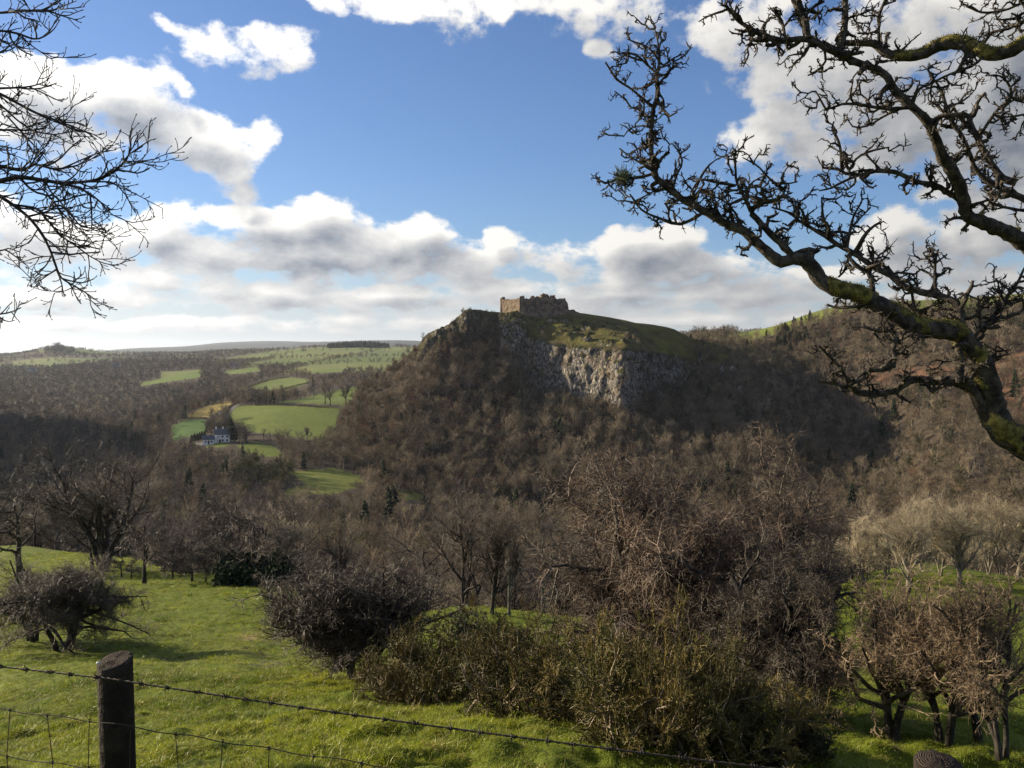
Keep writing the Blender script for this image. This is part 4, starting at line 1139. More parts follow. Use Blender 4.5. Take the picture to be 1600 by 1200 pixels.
for i, px in enumerate(lars):
    d = ray(px, 545)
    Yc = np.interp(px, [1165, 1300, 1390], [850, 850, 835]) + rngW.uniform(-30, 22); z = float(ground(d[0] * Yc, Yc))
    place_tree('larch_tree', LAR, (d[0] * Yc, Yc, z - .2), i, rngW.uniform(.6, 1.0), 'feathery tan larch, %s from the left along the right-hand ridge' % nth(i), 'tree', 'larches on the right ridge')
# dark evergreens round the farmhouse
for i, (px, py, hpx) in enumerate([(300, 690, 11), (304, 689, 12), (308, 689, 13), (312, 688, 13), (316, 687, 14), (320, 686, 13), (361, 690, 40), (356, 690, 22), (367, 690, 26), (322, 676, 10)]):
    v = hit(px, py, 300)
    s = px_size(v, hpx) / 13
    o = empty('conifer_tree', base_on_ground(v, .1), i, (s * (1.3 if i < 6 else 1.0),) * 2 + (s,))
    tag(o, 'clipped dark conifer, %s from the left in the row beside the farmhouse' % ORD[i] if i < 6 else ['tall dark conifer towering beside the farmhouse', 'short conifer at the left foot of the tall one', 'medium conifer at the right foot of the tall one', 'small conifer behind the dark row'][i - 6], 'tree', 'conifer row by the farmhouse' if i < 6 else None)
    obj('trunk', CON[i % 2][0], o); obj('crown', CON[i % 2][1], o)

# ------------------------------------------------------------------ castle
def stone_mat(name, a, b2, scale=.35, mortar=True):
    m, t, b = new_mat(name)
    tcn = t.n('ShaderNodeTexCoord'); p = tcn.outputs['Object']
    n1 = t.noise(p, scale, 7.0, .65)
    c = t.mix(t.sstep(n1, .34, .66), rgb(a), rgb(b2))
    n2 = t.noise(p, scale * 9, 4.0, .7)
    k = t.m('MULTIPLY_ADD', n2, .9, .55)
    c = t.vm('MULTIPLY', c, t.comb(k, k, k))
    t.put(b.inputs['Base Color'], c); b.inputs['Roughness'].default_value = .95; b.inputs['Specular IOR Level'].default_value = .1
    bp = t.n('ShaderNodeBump'); bp.inputs['Strength'].default_value = .7; bp.inputs['Distance'].default_value = .25
    t.put(bp.inputs['Height'], n2); t.put(b.inputs['Normal'], bp.outputs[0])
    return m
MAT['castle'] = stone_mat('weathered_castle_limestone', (.085, .066, .05), (.25, .19, .135))
def wall_prism(name, pts, base, tops, thick, mat, parent, rng, batter=.04):
    """a ruined wall along pts (x,y) with a height at every point, both faces uneven"""
    pts = np.array(pts, float); n = len(pts)
    d = np.gradient(pts, axis=0); d /= np.linalg.norm(d, axis=1)[:, None]
    nr = np.stack([-d[:, 1], d[:, 0]], 1)
    rows = 9
    def face(s):
        out = []
        for j in range(rows):
            f = j / (rows - 1); z = base + (tops - base) * f
            off = s * (thick / 2) * (1 + batter * (1 - f) * 3) + rng.normal(0, .10, n)
            out.append(np.concatenate([pts + nr * off[:, None], z[:, None]], 1))
        return np.stack(out, 1)
    A, B = face(1), face(-1)
    ring = np.concatenate([A, B[:, ::-1]], 1)                     # up one face, over the top, down the other
    V = ring.reshape(-1, 3); m = rows * 2
    F = grid_faces(n, m)
    caps = [np.array([[i + e * m for i in range(m)]]) for e in (0, n - 1)]
    me_ = mesh_np(name, V, [F] + caps, [mat], smooth=False)
    return obj(name, me_, parent)
def wpt(px, Y):
    return np.array([(px - 800) / FOC * Y, Y])
crng = np.random.default_rng(3)
castle = empty('castle', (20.0, 760.0, 26.0))
tag(castle, 'ruined limestone castle with ragged walls on top of the crag', 'castle')
def zpx(y, Y):
    return float(ray(800, y)[2]) * Y
def run(p0, Y0, p1, Y1, prof, n, base, name, thick=2.4):
    """wall between two bearings; prof = (px, y) of its broken top"""
    t = np.linspace(0, 1, n); pxs = p0 + (p1 - p0) * t; Ys = Y0 + (Y1 - Y0) * t
    y = np.interp(pxs, [p[0] for p in prof], [p[1] for p in prof])
    tops = np.array([zpx(a, b) for a, b in zip(y, Ys)]) + crng.normal(0, .25, n)
    pts = np.stack([wpt(a, b) for a, b in zip(pxs, Ys)])
    o = wall_prism(name, pts, np.full(n, base), tops, thick, MAT['castle'], None, crng)
    o.parent = castle; o.matrix_parent_inverse = Matrix.Translation(-castle.location)
    return o
SOUTH = [(814, 464), (818, 464), (820, 466.5), (826, 467), (830, 465), (834, 466.5), (838, 464), (841, 466), (846, 464), (850, 464), (856, 466), (860, 466), (865, 466), (870, 467.5), (874, 466.5), (879, 467), (882, 468.5), (884.5, 470), (885, 477), (887, 482)]
run(815, 750, 887, 756, SOUTH, 90, 24, 'south_curtain_wall')
run(786, 774, 815, 750, [(786, 468), (800, 468), (806, 467.5), (815, 466)], 34, 22, 'west_curtain_wall')
run(826, 772, 870, 776, [(826, 468), (829, 465), (832, 462), (835, 464.5), (838, 463), (843, 464), (846, 460.5), (852, 459.5), (856, 461), (858, 466), (861, 462.5), (865, 462), (868, 467), (870, 468)], 70, 24, 'gatehouse_wall', 5.0)
run(790, 792, 880, 796, [(790, 470), (820, 469), (850, 466), (878, 470), (880, 478)], 50, 24, 'north_curtain_wall')
run(884, 757, 886, 794, [(884, 472), (885, 476), (886, 480)], 18, 24, 'east_curtain_wall')
run(886, 770, 905, 782, [(886, 483), (890, 485), (895, 484), (899, 487), (905, 489)], 26, 24, 'barbican_wall', 2.0)
def tower(px, Y, rad, ytop, base, name, sides=20, square=False):
    x, y = wpt(px, Y); top = zpx(ytop, Y); rows = 12
    ang = np.linspace(0, 2 * math.pi, sides, endpoint=False) + (math.pi / 4 if square else 0)
    V = []
    for j in range(rows):
        f = j / (rows - 1); rj = rad * (1.16 - .16 * f)
        zz = base + (top - base) * f + (crng.normal(0, .45, sides) if j == rows - 1 else 0)
        rq = rj * (1 / np.maximum(np.abs(np.cos(ang)), np.abs(np.sin(ang))) if square else 1) + crng.normal(0, .09, sides)
        V.append(np.stack([x + rq * np.cos(ang), y + rq * np.sin(ang), np.broadcast_to(zz, (sides,))], 1))
    V = np.stack(V)
    i, k = np.meshgrid(np.arange(rows - 1), np.arange(sides), indexing='ij'); k2 = (k + 1) % sides
    F = np.stack([i * sides + k, i * sides + k2, (i + 1) * sides + k2, (i + 1) * sides + k], -1).reshape(-1, 4)
    me_ = mesh_np(name, V.reshape(-1, 3), [F, np.array([[(rows - 1) * sides + q for q in range(sides)]])], [MAT['castle']], smooth=False)
    o = obj(name, me_, castle); o.matrix_parent_inverse = Matrix.Translation(-castle.location)
    return o
tower(785.5, 775, 2.1, 465.0, 22, 'round_tower')
tower(815.5, 750, 2.0, 463.0, 22, 'corner_tower', 16, True)
tower(809, 756, 1.1, 467.0, 22, 'buttress', 12, True)
tower(849, 770, 3.2, 460.2, 24, 'gatehouse_tower')
tower(863, 771, 2.2, 462.2, 24, 'gatehouse_tower')
tower(879, 758, 2.2, 467.0, 24, 'corner_tower', 16, True)
tower(832, 770, 1.8, 463.0, 24, 'chimney_stack', 10, True)

# ------------------------------------------------------------------ pale limestone outcrops right of the cliff
def rock_blob(name, loc, sx, sy, sz, seed, label):
    rng = np.random.default_rng(seed)
    n, m = 40, 24
    a, b = np.meshgrid(np.linspace(0, 2 * math.pi, n, endpoint=False), np.linspace(-.15 * math.pi, math.pi / 2, m), indexing='ij')
    d = np.stack([np.cos(a) * np.cos(b), np.sin(a) * np.cos(b), np.sin(b)], -1)
    q = d * 2.2 + seed * 3.1
    k = .75 + .42 * (ridge(q[..., 0], q[..., 1], q[..., 2] * .35) - .5) + .3 * fbm(q[..., 0] * 2.5, q[..., 1] * 2.5, q[..., 2] * 2.5, octs=3)
    V = (d * k[..., None] * np.array([sx, sy, sz])).reshape(-1, 3)
    F = np.array([[i * m + j, ((i + 1) % n) * m + j, ((i + 1) % n) * m + j + 1, i * m + j + 1] for i in range(n) for j in range(m - 1)])
    me_ = mesh_np(name, V, [F], [MAT['crag']], smooth=False)
    o = obj(name, me_, None, loc)
    return tag(o, label, 'rock')
MAT['crag'] = stone_mat('bare_pale_limestone', (.2, .19, .17), (.52, .48, .42), .5)
for i, (px, py, w, h, lab) in enumerate([(1127, 588, 6, 14, 'tall pale limestone pinnacle right of the main cliff'), (1145, 577, 8, 7, 'pale rock rib above the limestone pinnacle'), (1158, 612, 8, 10, 'jagged pale rocks beside the limestone pinnacle'),
                                          (1201, 640, 5, 16, 'isolated pale limestone pillar among ivy in the right wood'), (930, 650, 14, 8, 'tumbled white boulders at the foot of the main cliff'), (952, 655, 9, 5, 'smaller white boulder heap beside the cliff foot')]):
    v = hill_at(px, py)
    rock_blob('rock_outcrop', (v.x, v.y, v.z - 2), w * .42, w * .4, h * .55, i + 1, lab)

# ------------------------------------------------------------------ farm
def flat_mat(name, c, rough=.8, spec=.2, nz=.15, scale=1.5):
    m, t, b = new_mat(name)
    tcn = t.n('ShaderNodeTexCoord'); k = t.m('MULTIPLY_ADD', t.noise(tcn.outputs['Object'], scale, 5.0, .65), nz * 2, 1 - nz)
    t.put(b.inputs['Base Color'], t.vm('MULTIPLY', rgb(c)[:3], t.comb(k, k, k))); b.inputs['Roughness'].default_value = rough; b.inputs['Specular IOR Level'].default_value = spec
    return m
MAT['render'] = flat_mat('white_lime_render', (.78, .76, .72)); MAT['slate'] = flat_mat('blue_grey_slate', (.07, .075, .095), .5, .4, .3, 3)
MAT['pane'] = flat_mat('dark_window_glass', (.02, .025, .03), .12, .5); MAT['door'] = flat_mat('dark_timber_door', (.06, .04, .03)); MAT['tin'] = flat_mat('grey_barn_sheeting', (.30, .31, .33), .5)
MAT['stone_wall'] = flat_mat('dry_field_stone', (.22, .20, .17), .9, .1, .4, 4)
def box_np(x0, x1, y0, y1, z0, z1):
    V = np.array([[x, y, z] for x in (x0, x1) for y in (y0, y1) for z in (z0, z1)], float)
    F = np.array([[0, 1, 3, 2], [4, 6, 7, 5], [0, 4, 5, 1], [2, 3, 7, 6], [0, 2, 6, 4], [1, 5, 7, 3]])
    return V, F
def box_obj(name, parent, mat, *b):
    V, F = box_np(*b)
    return obj(name, mesh_np(name, V, [F], [mat], smooth=False), parent)
def gabled(root, x0, x1, y0, y1, h, hr, wall='wall', roof='roof', wm='render', rm='slate', chim=(), wins=(), doors=()):
    """a block with its ridge along x, overhanging roof, windows on the side towards y0 and on the west gable"""
    ym = (y0 + y1) / 2
    V = np.array([[x, y, z] for x in (x0, x1) for (y, z) in ((y0, -1), (y1, -1), (y1, h), (ym, hr), (y0, h))], float)
    F = [np.array([[i, (i + 1) % 5, 5 + (i + 1) % 5, 5 + i] for i in range(5)]), np.array([[4, 3, 2, 1, 0], [5, 6, 7, 8, 9]])]
    obj(wall, mesh_np(wall, V, F, [MAT[wm]], smooth=False), root)
    o, t_ = .35, .16; sl = (hr - h) / (ym - y0)
    prof = [(y0 - o, h - o * sl + .05), (ym, hr + .05), (y1 + o, h - o * sl + .05), (y1 + o, h - o * sl + .05 + t_), (ym, hr + .05 + t_), (y0 - o, h - o * sl + .05 + t_)]
    V = np.array([[x, y, z] for x in (x0 - o, x1 + o) for (y, z) in prof], float)
    F = [np.array([[i, (i + 1) % 6, 6 + (i + 1) % 6, 6 + i] for i in range(6)]), np.array([[5, 4, 1, 0], [4, 3, 2, 1], [6, 7, 10, 11], [7, 8, 9, 10]])]
    ro = obj(roof, mesh_np(roof, V, F, [MAT[rm]], smooth=False), root)
    for cx in chim:
        ch = box_obj('chimney', ro, MAT['render'], cx - .45, cx + .45, ym - .4, ym + .4, hr - .8, hr + 1.3)
    for (wx, wz, ww, wh) in wins:
        w = box_obj('window', root, MAT['render'], wx - ww / 2 - .1, wx + ww / 2 + .1, y0 - .06, y0 + .1, wz - .1, wz + wh + .1)
        box_obj('pane', w, MAT['pane'], wx - ww / 2, wx + ww / 2, y0 - .09, y0 + .05, wz, wz + wh)
    for (dx, dw, dh) in doors:
        box_obj('door', root, MAT['door'], dx - dw / 2, dx + dw / 2, y0 - .08, y0 + .1, 0, dh)
def farm(px, py, rz=0, name='farmhouse', label='', cat='house'):
    v = hit(px, py, 300)
    return tag(empty(name, (v.x, v.y, v.z), rz), label, cat)
fh = farm(337, 693, .30, 'farmhouse', 'white farmhouse with slate roofs and white chimneys below the green field')
fh.scale = (1.25, 1.25, 1.25)
gabled(fh, -.5, 8.2, 2, 8.5, 5.2, 8.3, chim=(.2, 4.2, 7.4), wins=[(1, .9, 1, 1.2), (4, .9, 1, 1.2), (6.6, .9, 1, 1.2), (1, 3.3, 1, 1.1), (4, 3.3, 1, 1.1), (6.6, 3.3, 1, 1.1)], doors=[(2.5, 1.1, 2.1)])
gabled(fh, -7.4, -.9, -2.2, 2.6, 2.8, 4.9, 'wing_wall', 'wing_roof', wins=[(-5.6, .9, .9, 1.1), (-2.2, .9, .9, 1.1)], doors=[(-3.9, 1.0, 2.0)])
box_obj('porch', fh, MAT['render'], -1.4, 1.2, .4, 1.95, 0, 4.4)
gd = farm(318, 696, .2, 'garden_wall', 'low white garden wall in front of the farmhouse', 'wall')
for b in [(-4.5, 4.0, -.2, .2, -.6, 1.3), (-4.9, -4.5, -2.6, .2, -.6, 1.6), (3.6, 4.0, .2, 3.0, -.6, 1.4)]:
    box_obj('wall_length', gd, MAT['render'], *b)
box_obj('gate_pier', gd, MAT['render'], -1.0, -.3, -.35, .35, -.6, 2.1)
sh = farm(362, 685, .5, 'farm_shed', 'small grey shed with white door right of the farmhouse', 'shed')
gabled(sh, -2.6, 2.6, -1.8, 1.8, 2.3, 3.5, wm='stone_wall', doors=[(0, 1.3, 2.0)], wins=[(1.7, 1, .6, .6)])
b1 = farm(203, 654, .15, 'barn', 'long grey-roofed barn in the shaded left valley', 'barn')
gabled(b1, -9, 9, -5, 5, 4.5, 7, rm='tin', wm='tin', doors=[(0, 4, 3.6)], wins=[(-6, 1.5, 1.2, 1), (6, 1.5, 1.2, 1)])
b2 = farm(174, 652, .05, 'barn', 'shorter grey barn left of the long valley barn', 'barn')
gabled(b2, -6, 6, -4, 4, 4, 6.2, rm='tin', wm='stone_wall', doors=[(0, 3, 3)], wins=[(-4, 1.5, 1, 1)])
for px, py, lab in ((50, 583, 'white house far off on the plain at the left edge'), (182, 576, 'tiny white house far away left of the light green fields'), (366, 575, 'small white cottage among distant hedges below the horizon')):
    c = farm(px, py, .2, 'cottage', lab)
    k = c.location.y / 1500; c.scale = (k * 1.1,) * 3
    gabled(c, -6, 6, -3.5, 3.5, 5, 7.6, chim=(-5, 5), wins=[(-3.5, 1, 1.1, 1.2), (3.5, 1, 1.1, 1.2), (-3.5, 3.2, 1.1, 1.1), (3.5, 3.2, 1.1, 1.1)], doors=[(0, 1.2, 2.2)])
# folly wood on the far left hill
tq = rngW.uniform(-1, 1, (70, 2)); v = hit(92, 549, 2000)
fx = v.x + tq[:, 0] * 60; fy = v.y + tq[:, 1] * 40
scatter_stuff('hilltop_clump', np.stack([fx, fy, ground(fx, fy)], -1), np.full(70, 2), 1.6 + .9 * (1 - np.abs(tq[:, 0])), FL, 'clump of trees crowning the rounded hill at the far left', 'trees')

# hedges and lane
def ground_line(pts, step, y0=300):
    W3 = [hit(px, py, y0) for px, py in pts]
    out = []
    for a, b in zip(W3[:-1], W3[1:]):
        n = max(2, int((b - a).length / step))
        for i in range(n):
            out.append(a.lerp(b, i / n))
    out.append(W3[-1])
    P = np.array([[p.x, p.y] for p in out])
    return P
MAT['hedge'] = bark_mat('bare_hedge_twigs', (.05, .04, .028), (.12, .095, .06), .5, bump=0, vary=.3)
def hedge(pts, h, w, label, seed):
    P = ground_line(pts, .35); rng = np.random.default_rng(seed)
    n = len(P) * 5
    i = rng.integers(0, len(P), n)
    b = np.concatenate([P[i] + rng.normal(0, w / 3, (n, 2)), np.zeros((n, 1))], 1); b[:, 2] = ground(b[:, 0], b[:, 1]) + rng.uniform(0, h * .5, n)
    S = walk(rng, b, unit(rng.normal(size=(n, 3)) * np.array([.8, .8, .4]) + np.array([0, 0, .5])), rng.uniform(.3, .7, n) * h, 3, .25, .05)
    V, F = tubes(S, np.full((n, 3), .07) * np.array([1, .9, .5]), 3)
    c = P.mean(0); c = np.array([c[0], c[1], float(ground(c[0], c[1]))])
    o = obj('hedge', mesh_np('hedge', V - c, [F], [MAT['hedge']]), None, c)
    tag(o, label, 'hedge', 'field hedges on the farm')
hedge([(378, 690), (430, 690), (480, 692), (506, 688)], 2.6, 2.2, 'thick dark hedge along the lower edge of the big green field', 1)
hedge([(400, 634), (450, 634), (500, 637), (528, 638)], 2.6, 2.4, 'dark hedge along the upper edge of the big green field', 2)
hedge([(345, 664), (349, 648), (360, 636), (374, 630)], 2.4, 2.0, 'curving hedge on the left side of the farm lane', 3)
hedge([(290, 655), (322, 654)], 2.2, 2.0, 'hedge between the yellow field and the dark green paddock', 4)
hedge([(420, 614), (450, 607), (482, 599)], 3.0, 2.5, 'hedge below the pair of small pale fields', 5)
hedge([(545, 760), (575, 757), (605, 766), (645, 772)], 2.4, 2.2, 'low hedge beside the valley meadow at the hill foot', 6)
hedge([(388, 606), (420, 594), (452, 590)], 3.0, 2.5, 'hedge dividing the small pale fields above the farm', 7)
LP = ground_line([(363, 688), (357, 676), (353, 660), (356, 646), (365, 637), (376, 631)], 3.0)
d_ = np.gradient(LP, axis=0); d_ /= np.linalg.norm(d_, axis=1)[:, None]
nr_ = np.stack([-d_[:, 1], d_[:, 0]], 1)
LV = []
for s in (-2.0, -1.0, 0, 1.0, 2.0):
    q = LP + nr_ * s; LV.append(np.concatenate([q, (ground(q[:, 0], q[:, 1]) + .25)[:, None]], 1))
lane_me = mesh_np('lane', np.stack(LV, 1).reshape(-1, 3), [grid_faces(len(LP), 5)], [flat_mat('worn_lane_tarmac', (.16, .15, .145), .9, .1, .3, .5)])
tag(obj('lane', lane_me), kind='structure')

# ------------------------------------------------------------------ fence: round posts, a barbed strand and stock netting
FA, FB = np.array([-1.19, 2.62]), np.array([.98, 2.00])
def fpt(t, z):
    p = FA + (FB - FA) * t
    return np.array([p[0], p[1], z])
MAT['post'] = bark_mat('dark_weathered_post_timber', (.010, .008, .006), (.036, .027, .02), 9, .85, 0, .6)
MAT['wire'] = flat_mat('rusty_galvanised_wire', (.032, .026, .023), .6, .3, .35, 30)
MAT['wire'].node_tree.nodes['Principled BSDF'].inputs['Metallic'].default_value = .15
def endgrain_mat():
    m, t, b = new_mat('post_end_grain')
    tcn = t.n('ShaderNodeTexCoord'); sp_ = t.n('ShaderNodeSeparateXYZ'); t.put(sp_.inputs[0], tcn.outputs['Object'])
    r_ = t.m('SQRT', t.m('ADD', t.m('MULTIPLY', sp_.outputs[0], sp_.outputs[0]), t.m('MULTIPLY', sp_.outputs[1], sp_.outputs[1])))
    w = t.m('SINE', t.m('MULTIPLY_ADD', t.noise(tcn.outputs['Object'], 30, 3.0), 22.0, t.m('MULTIPLY', r_, 1150.0)))
    c = t.mix(t.sstep(w, -.6, .8), rgb((.014, .010, .008)), rgb((.058, .042, .031)))
    t.put(b.inputs['Base Color'], c); b.inputs['Roughness'].default_value = .9
    bp = t.n('ShaderNodeBump'); bp.inputs['Strength'].default_value = .8; bp.inputs['Distance'].default_value = .002
    t.put(bp.inputs['Height'], w); t.put(b.inputs['Normal'], bp.outputs[0])
    return m
MAT['endgrain'] = endgrain_mat()
fence = empty('fence', (FA[0], FA[1], float(ground(FA[0], FA[1]))))
tag(fence, 'stock fence of round dark posts, barbed wire and wire netting across the foreground', 'fence')
FINV = Matrix.Translation(-fence.location)
def fpart(name, me_, parent=None, loc=None):
    o = obj(name, me_, parent or fence, loc)
    if parent is None:
        o.matrix_parent_inverse = FINV
    return o
def post(t, ztop, rad, slope, dome, seed):
    rng = np.random.default_rng(seed)
    x, y = FA + (FB - FA) * t
    zb = float(ground(x, y)) - .3
    n, rows = 40, 46
    a = np.linspace(0, 2 * math.pi, n, endpoint=False)
    V = []
    H = ztop - zb
    for j in range(rows):
        f = j / (rows - 1)
        q = rad * (1.06 - .06 * f) * (1 + .035 * fbm(np.cos(a) * 1.4 + seed, np.sin(a) * 1.4, np.full(n, f * 1.6), octs=2) + .012 * perlin(a * 6, np.full(n, f * 3.0 + seed)))
        lean = np.array([.012, 0]) * (1 - f) * H
        top = (np.cos(a) * slope[0] + np.sin(a) * slope[1]) * rad if j == rows - 1 else 0
        V.append(np.stack([q * np.cos(a) + lean[0], q * np.sin(a), zb - ztop + H * f + top * np.ones(n)], 1))
    # top face: rings towards the centre
    for k_, f in enumerate((.94, .7, .45, .2)):
        q = rad * f
        V.append(np.stack([q * np.cos(a), q * np.sin(a), (np.cos(a) * slope[0] + np.sin(a) * slope[1]) * q + dome * (1 - f ** 2) + .004 + rng.normal(0, .0012, n)], 1))
    V = np.stack(V); R2 = len(V)
    i, k = np.meshgrid(np.arange(R2 - 1), np.arange(n), indexing='ij'); k2 = (k + 1) % n
    F = np.stack([i * n + k, i * n + k2, (i + 1) * n + k2, (i + 1) * n + k], -1).reshape(-1, 4)
    mi = (i.ravel() >= rows - 1).astype(int)
    me_ = mesh_np('post', V.reshape(-1, 3), [F, np.array([[(R2 - 1) * n + q for q in range(n)]])], [MAT['post'], MAT['endgrain']], mat_idx=np.concatenate([mi, [1]]))
    return fpart('post', me_, None, (x, y, ztop))
p1 = post(0.0, -.935, .0500, (.10, .22), .002, 2)
p2 = post(1.0, -.952, .0525, (-.04, .05), .012, 5)
nail = mesh_np('nail', *(lambda v, f: (v, [f]))(*tubes(np.array([[[0, 0, 0], [.001, -.001, .003], [.0015, -.001, .0035]]]), np.array([[.0045, .0045, .0005]]), 10)), [flat_mat('bright_nail_head', (.55, .55, .52), .4, .5)])
no = obj('nail', nail, p1, (-.040, -.024, .001))
# barbed strand: two twisted wires
T = np.linspace(-1.3, 2.2, 1500)
sag = lambda t: -.966 - .018 * t - .012 * np.sin(np.pi * (t % 1.0))
base3 = np.stack([FA[0] + (FB[0] - FA[0]) * T, FA[1] + (FB[1] - FA[1]) * T - .058, sag(T)], 1)
LEN = np.linalg.norm(FB - FA)
for ph in (0, math.pi):
    w_ = T * LEN * 2 * math.pi / .045 + ph
    q = base3 + .0017 * np.stack([np.zeros_like(w_), np.cos(w_), np.sin(w_)], 1)
    V, F = tubes(q[None], np.full((1, len(q)), .0016), 5)
    fpart('barbed_wire_strand', mesh_np('barbed_wire_strand', V, [F], [MAT['wire']]))
def barb_mesh(seed):
    rng = np.random.default_rng(seed)
    P, R = [], []
    a = np.linspace(0, 4.4 * math.pi, 26)
    P.append(np.stack([(a / a[-1] - .5) * .014, .0046 * np.cos(a), .0046 * np.sin(a)], 1)); R.append(np.full(26, .0014))
    V1, F1 = tubes(np.array(P), np.array(R), 4)
    S = []
    for k in range(4):
        th_ = rng.uniform(0, 6.28); d = np.array([rng.choice([-1, 1]) * .5, math.cos(th_), math.sin(th_)]); d /= np.linalg.norm(d)
        S.append(np.stack([d * u for u in (0, .008, .017)]) + np.array([(k - 1.5) * .003, 0, 0]))
    V2, F2 = tubes(np.array(S), np.full((4, 3), .0014) * np.array([1, 1, .3]), 4)
    V, F = merge([(V1, F1), (V2, F2)])
    return mesh_np('barb', V, F, [MAT['wire']])
BM = [barb_mesh(i) for i in range(4)]
ang_f = math.atan2(FB[1] - FA[1], FB[0] - FA[0])
for i, t in enumerate(np.arange(-.62, 1.55, .085 / LEN)):
    t2 = t + rngW.uniform(-.006, .006)
    o = fpart('barb', BM[i % 4], None, (FA[0] + (FB[0] - FA[0]) * t2, FA[1] + (FB[1] - FA[1]) * t2 - .058, float(sag(np.array(t2)))))
    o.rotation_euler = (rngW.uniform(0, 6.28), 0, ang_f)
# stock netting
for zz, nm in ((-1.10, 'netting_top_wire'), (-1.245, 'netting_line_wire'), (-1.40, 'netting_line_wire'), (-1.58, 'netting_line_wire'), (-1.80, 'netting_line_wire')):
    q = np.stack([FA[0] + (FB[0] - FA[0]) * T, FA[1] + (FB[1] - FA[1]) * T - .056, zz - .012 * T - .010 * np.sin(np.pi * (T % 1.0)) + .003 * np.sin(T * 61)], 1)
    V, F = tubes(q[None], np.full((1, len(q)), .0016), 5)
    fpart(nm, mesh_np(nm, V, [F], [MAT['wire']]))
for i, t in enumerate(np.arange(-.75, 1.6, .148 / LEN)):
    zt = np.array([-1.10, -1.245, -1.40, -1.58, -1.80]) - .012 * t - .010 * math.sin(math.pi * (t % 1.0))
    j = rngW.normal(0, .006, 5)
    q = np.stack([FA[0] + (FB[0] - FA[0]) * t + j, np.full(5, FA[1] + (FB[1] - FA[1]) * t - .0535), zt], 1)
    V, F = tubes(q[None], np.full((1, 5), .0014), 5)
    K = []
    for m_ in range(5):
        a = np.linspace(0, 4 * math.pi, 12)
        K.append(q[m_] + np.stack([.004 * np.cos(a), .004 * np.sin(a) - .001, (a / a[-1] - .5) * .012], 1))
    V2, F2 = tubes(np.array(K), np.full((5, 12), .0013), 4)
    V, F = merge([(V, F), (V2, F2)])
    fpart('netting_stay', mesh_np('netting_stay', V, F, [MAT['wire']]))

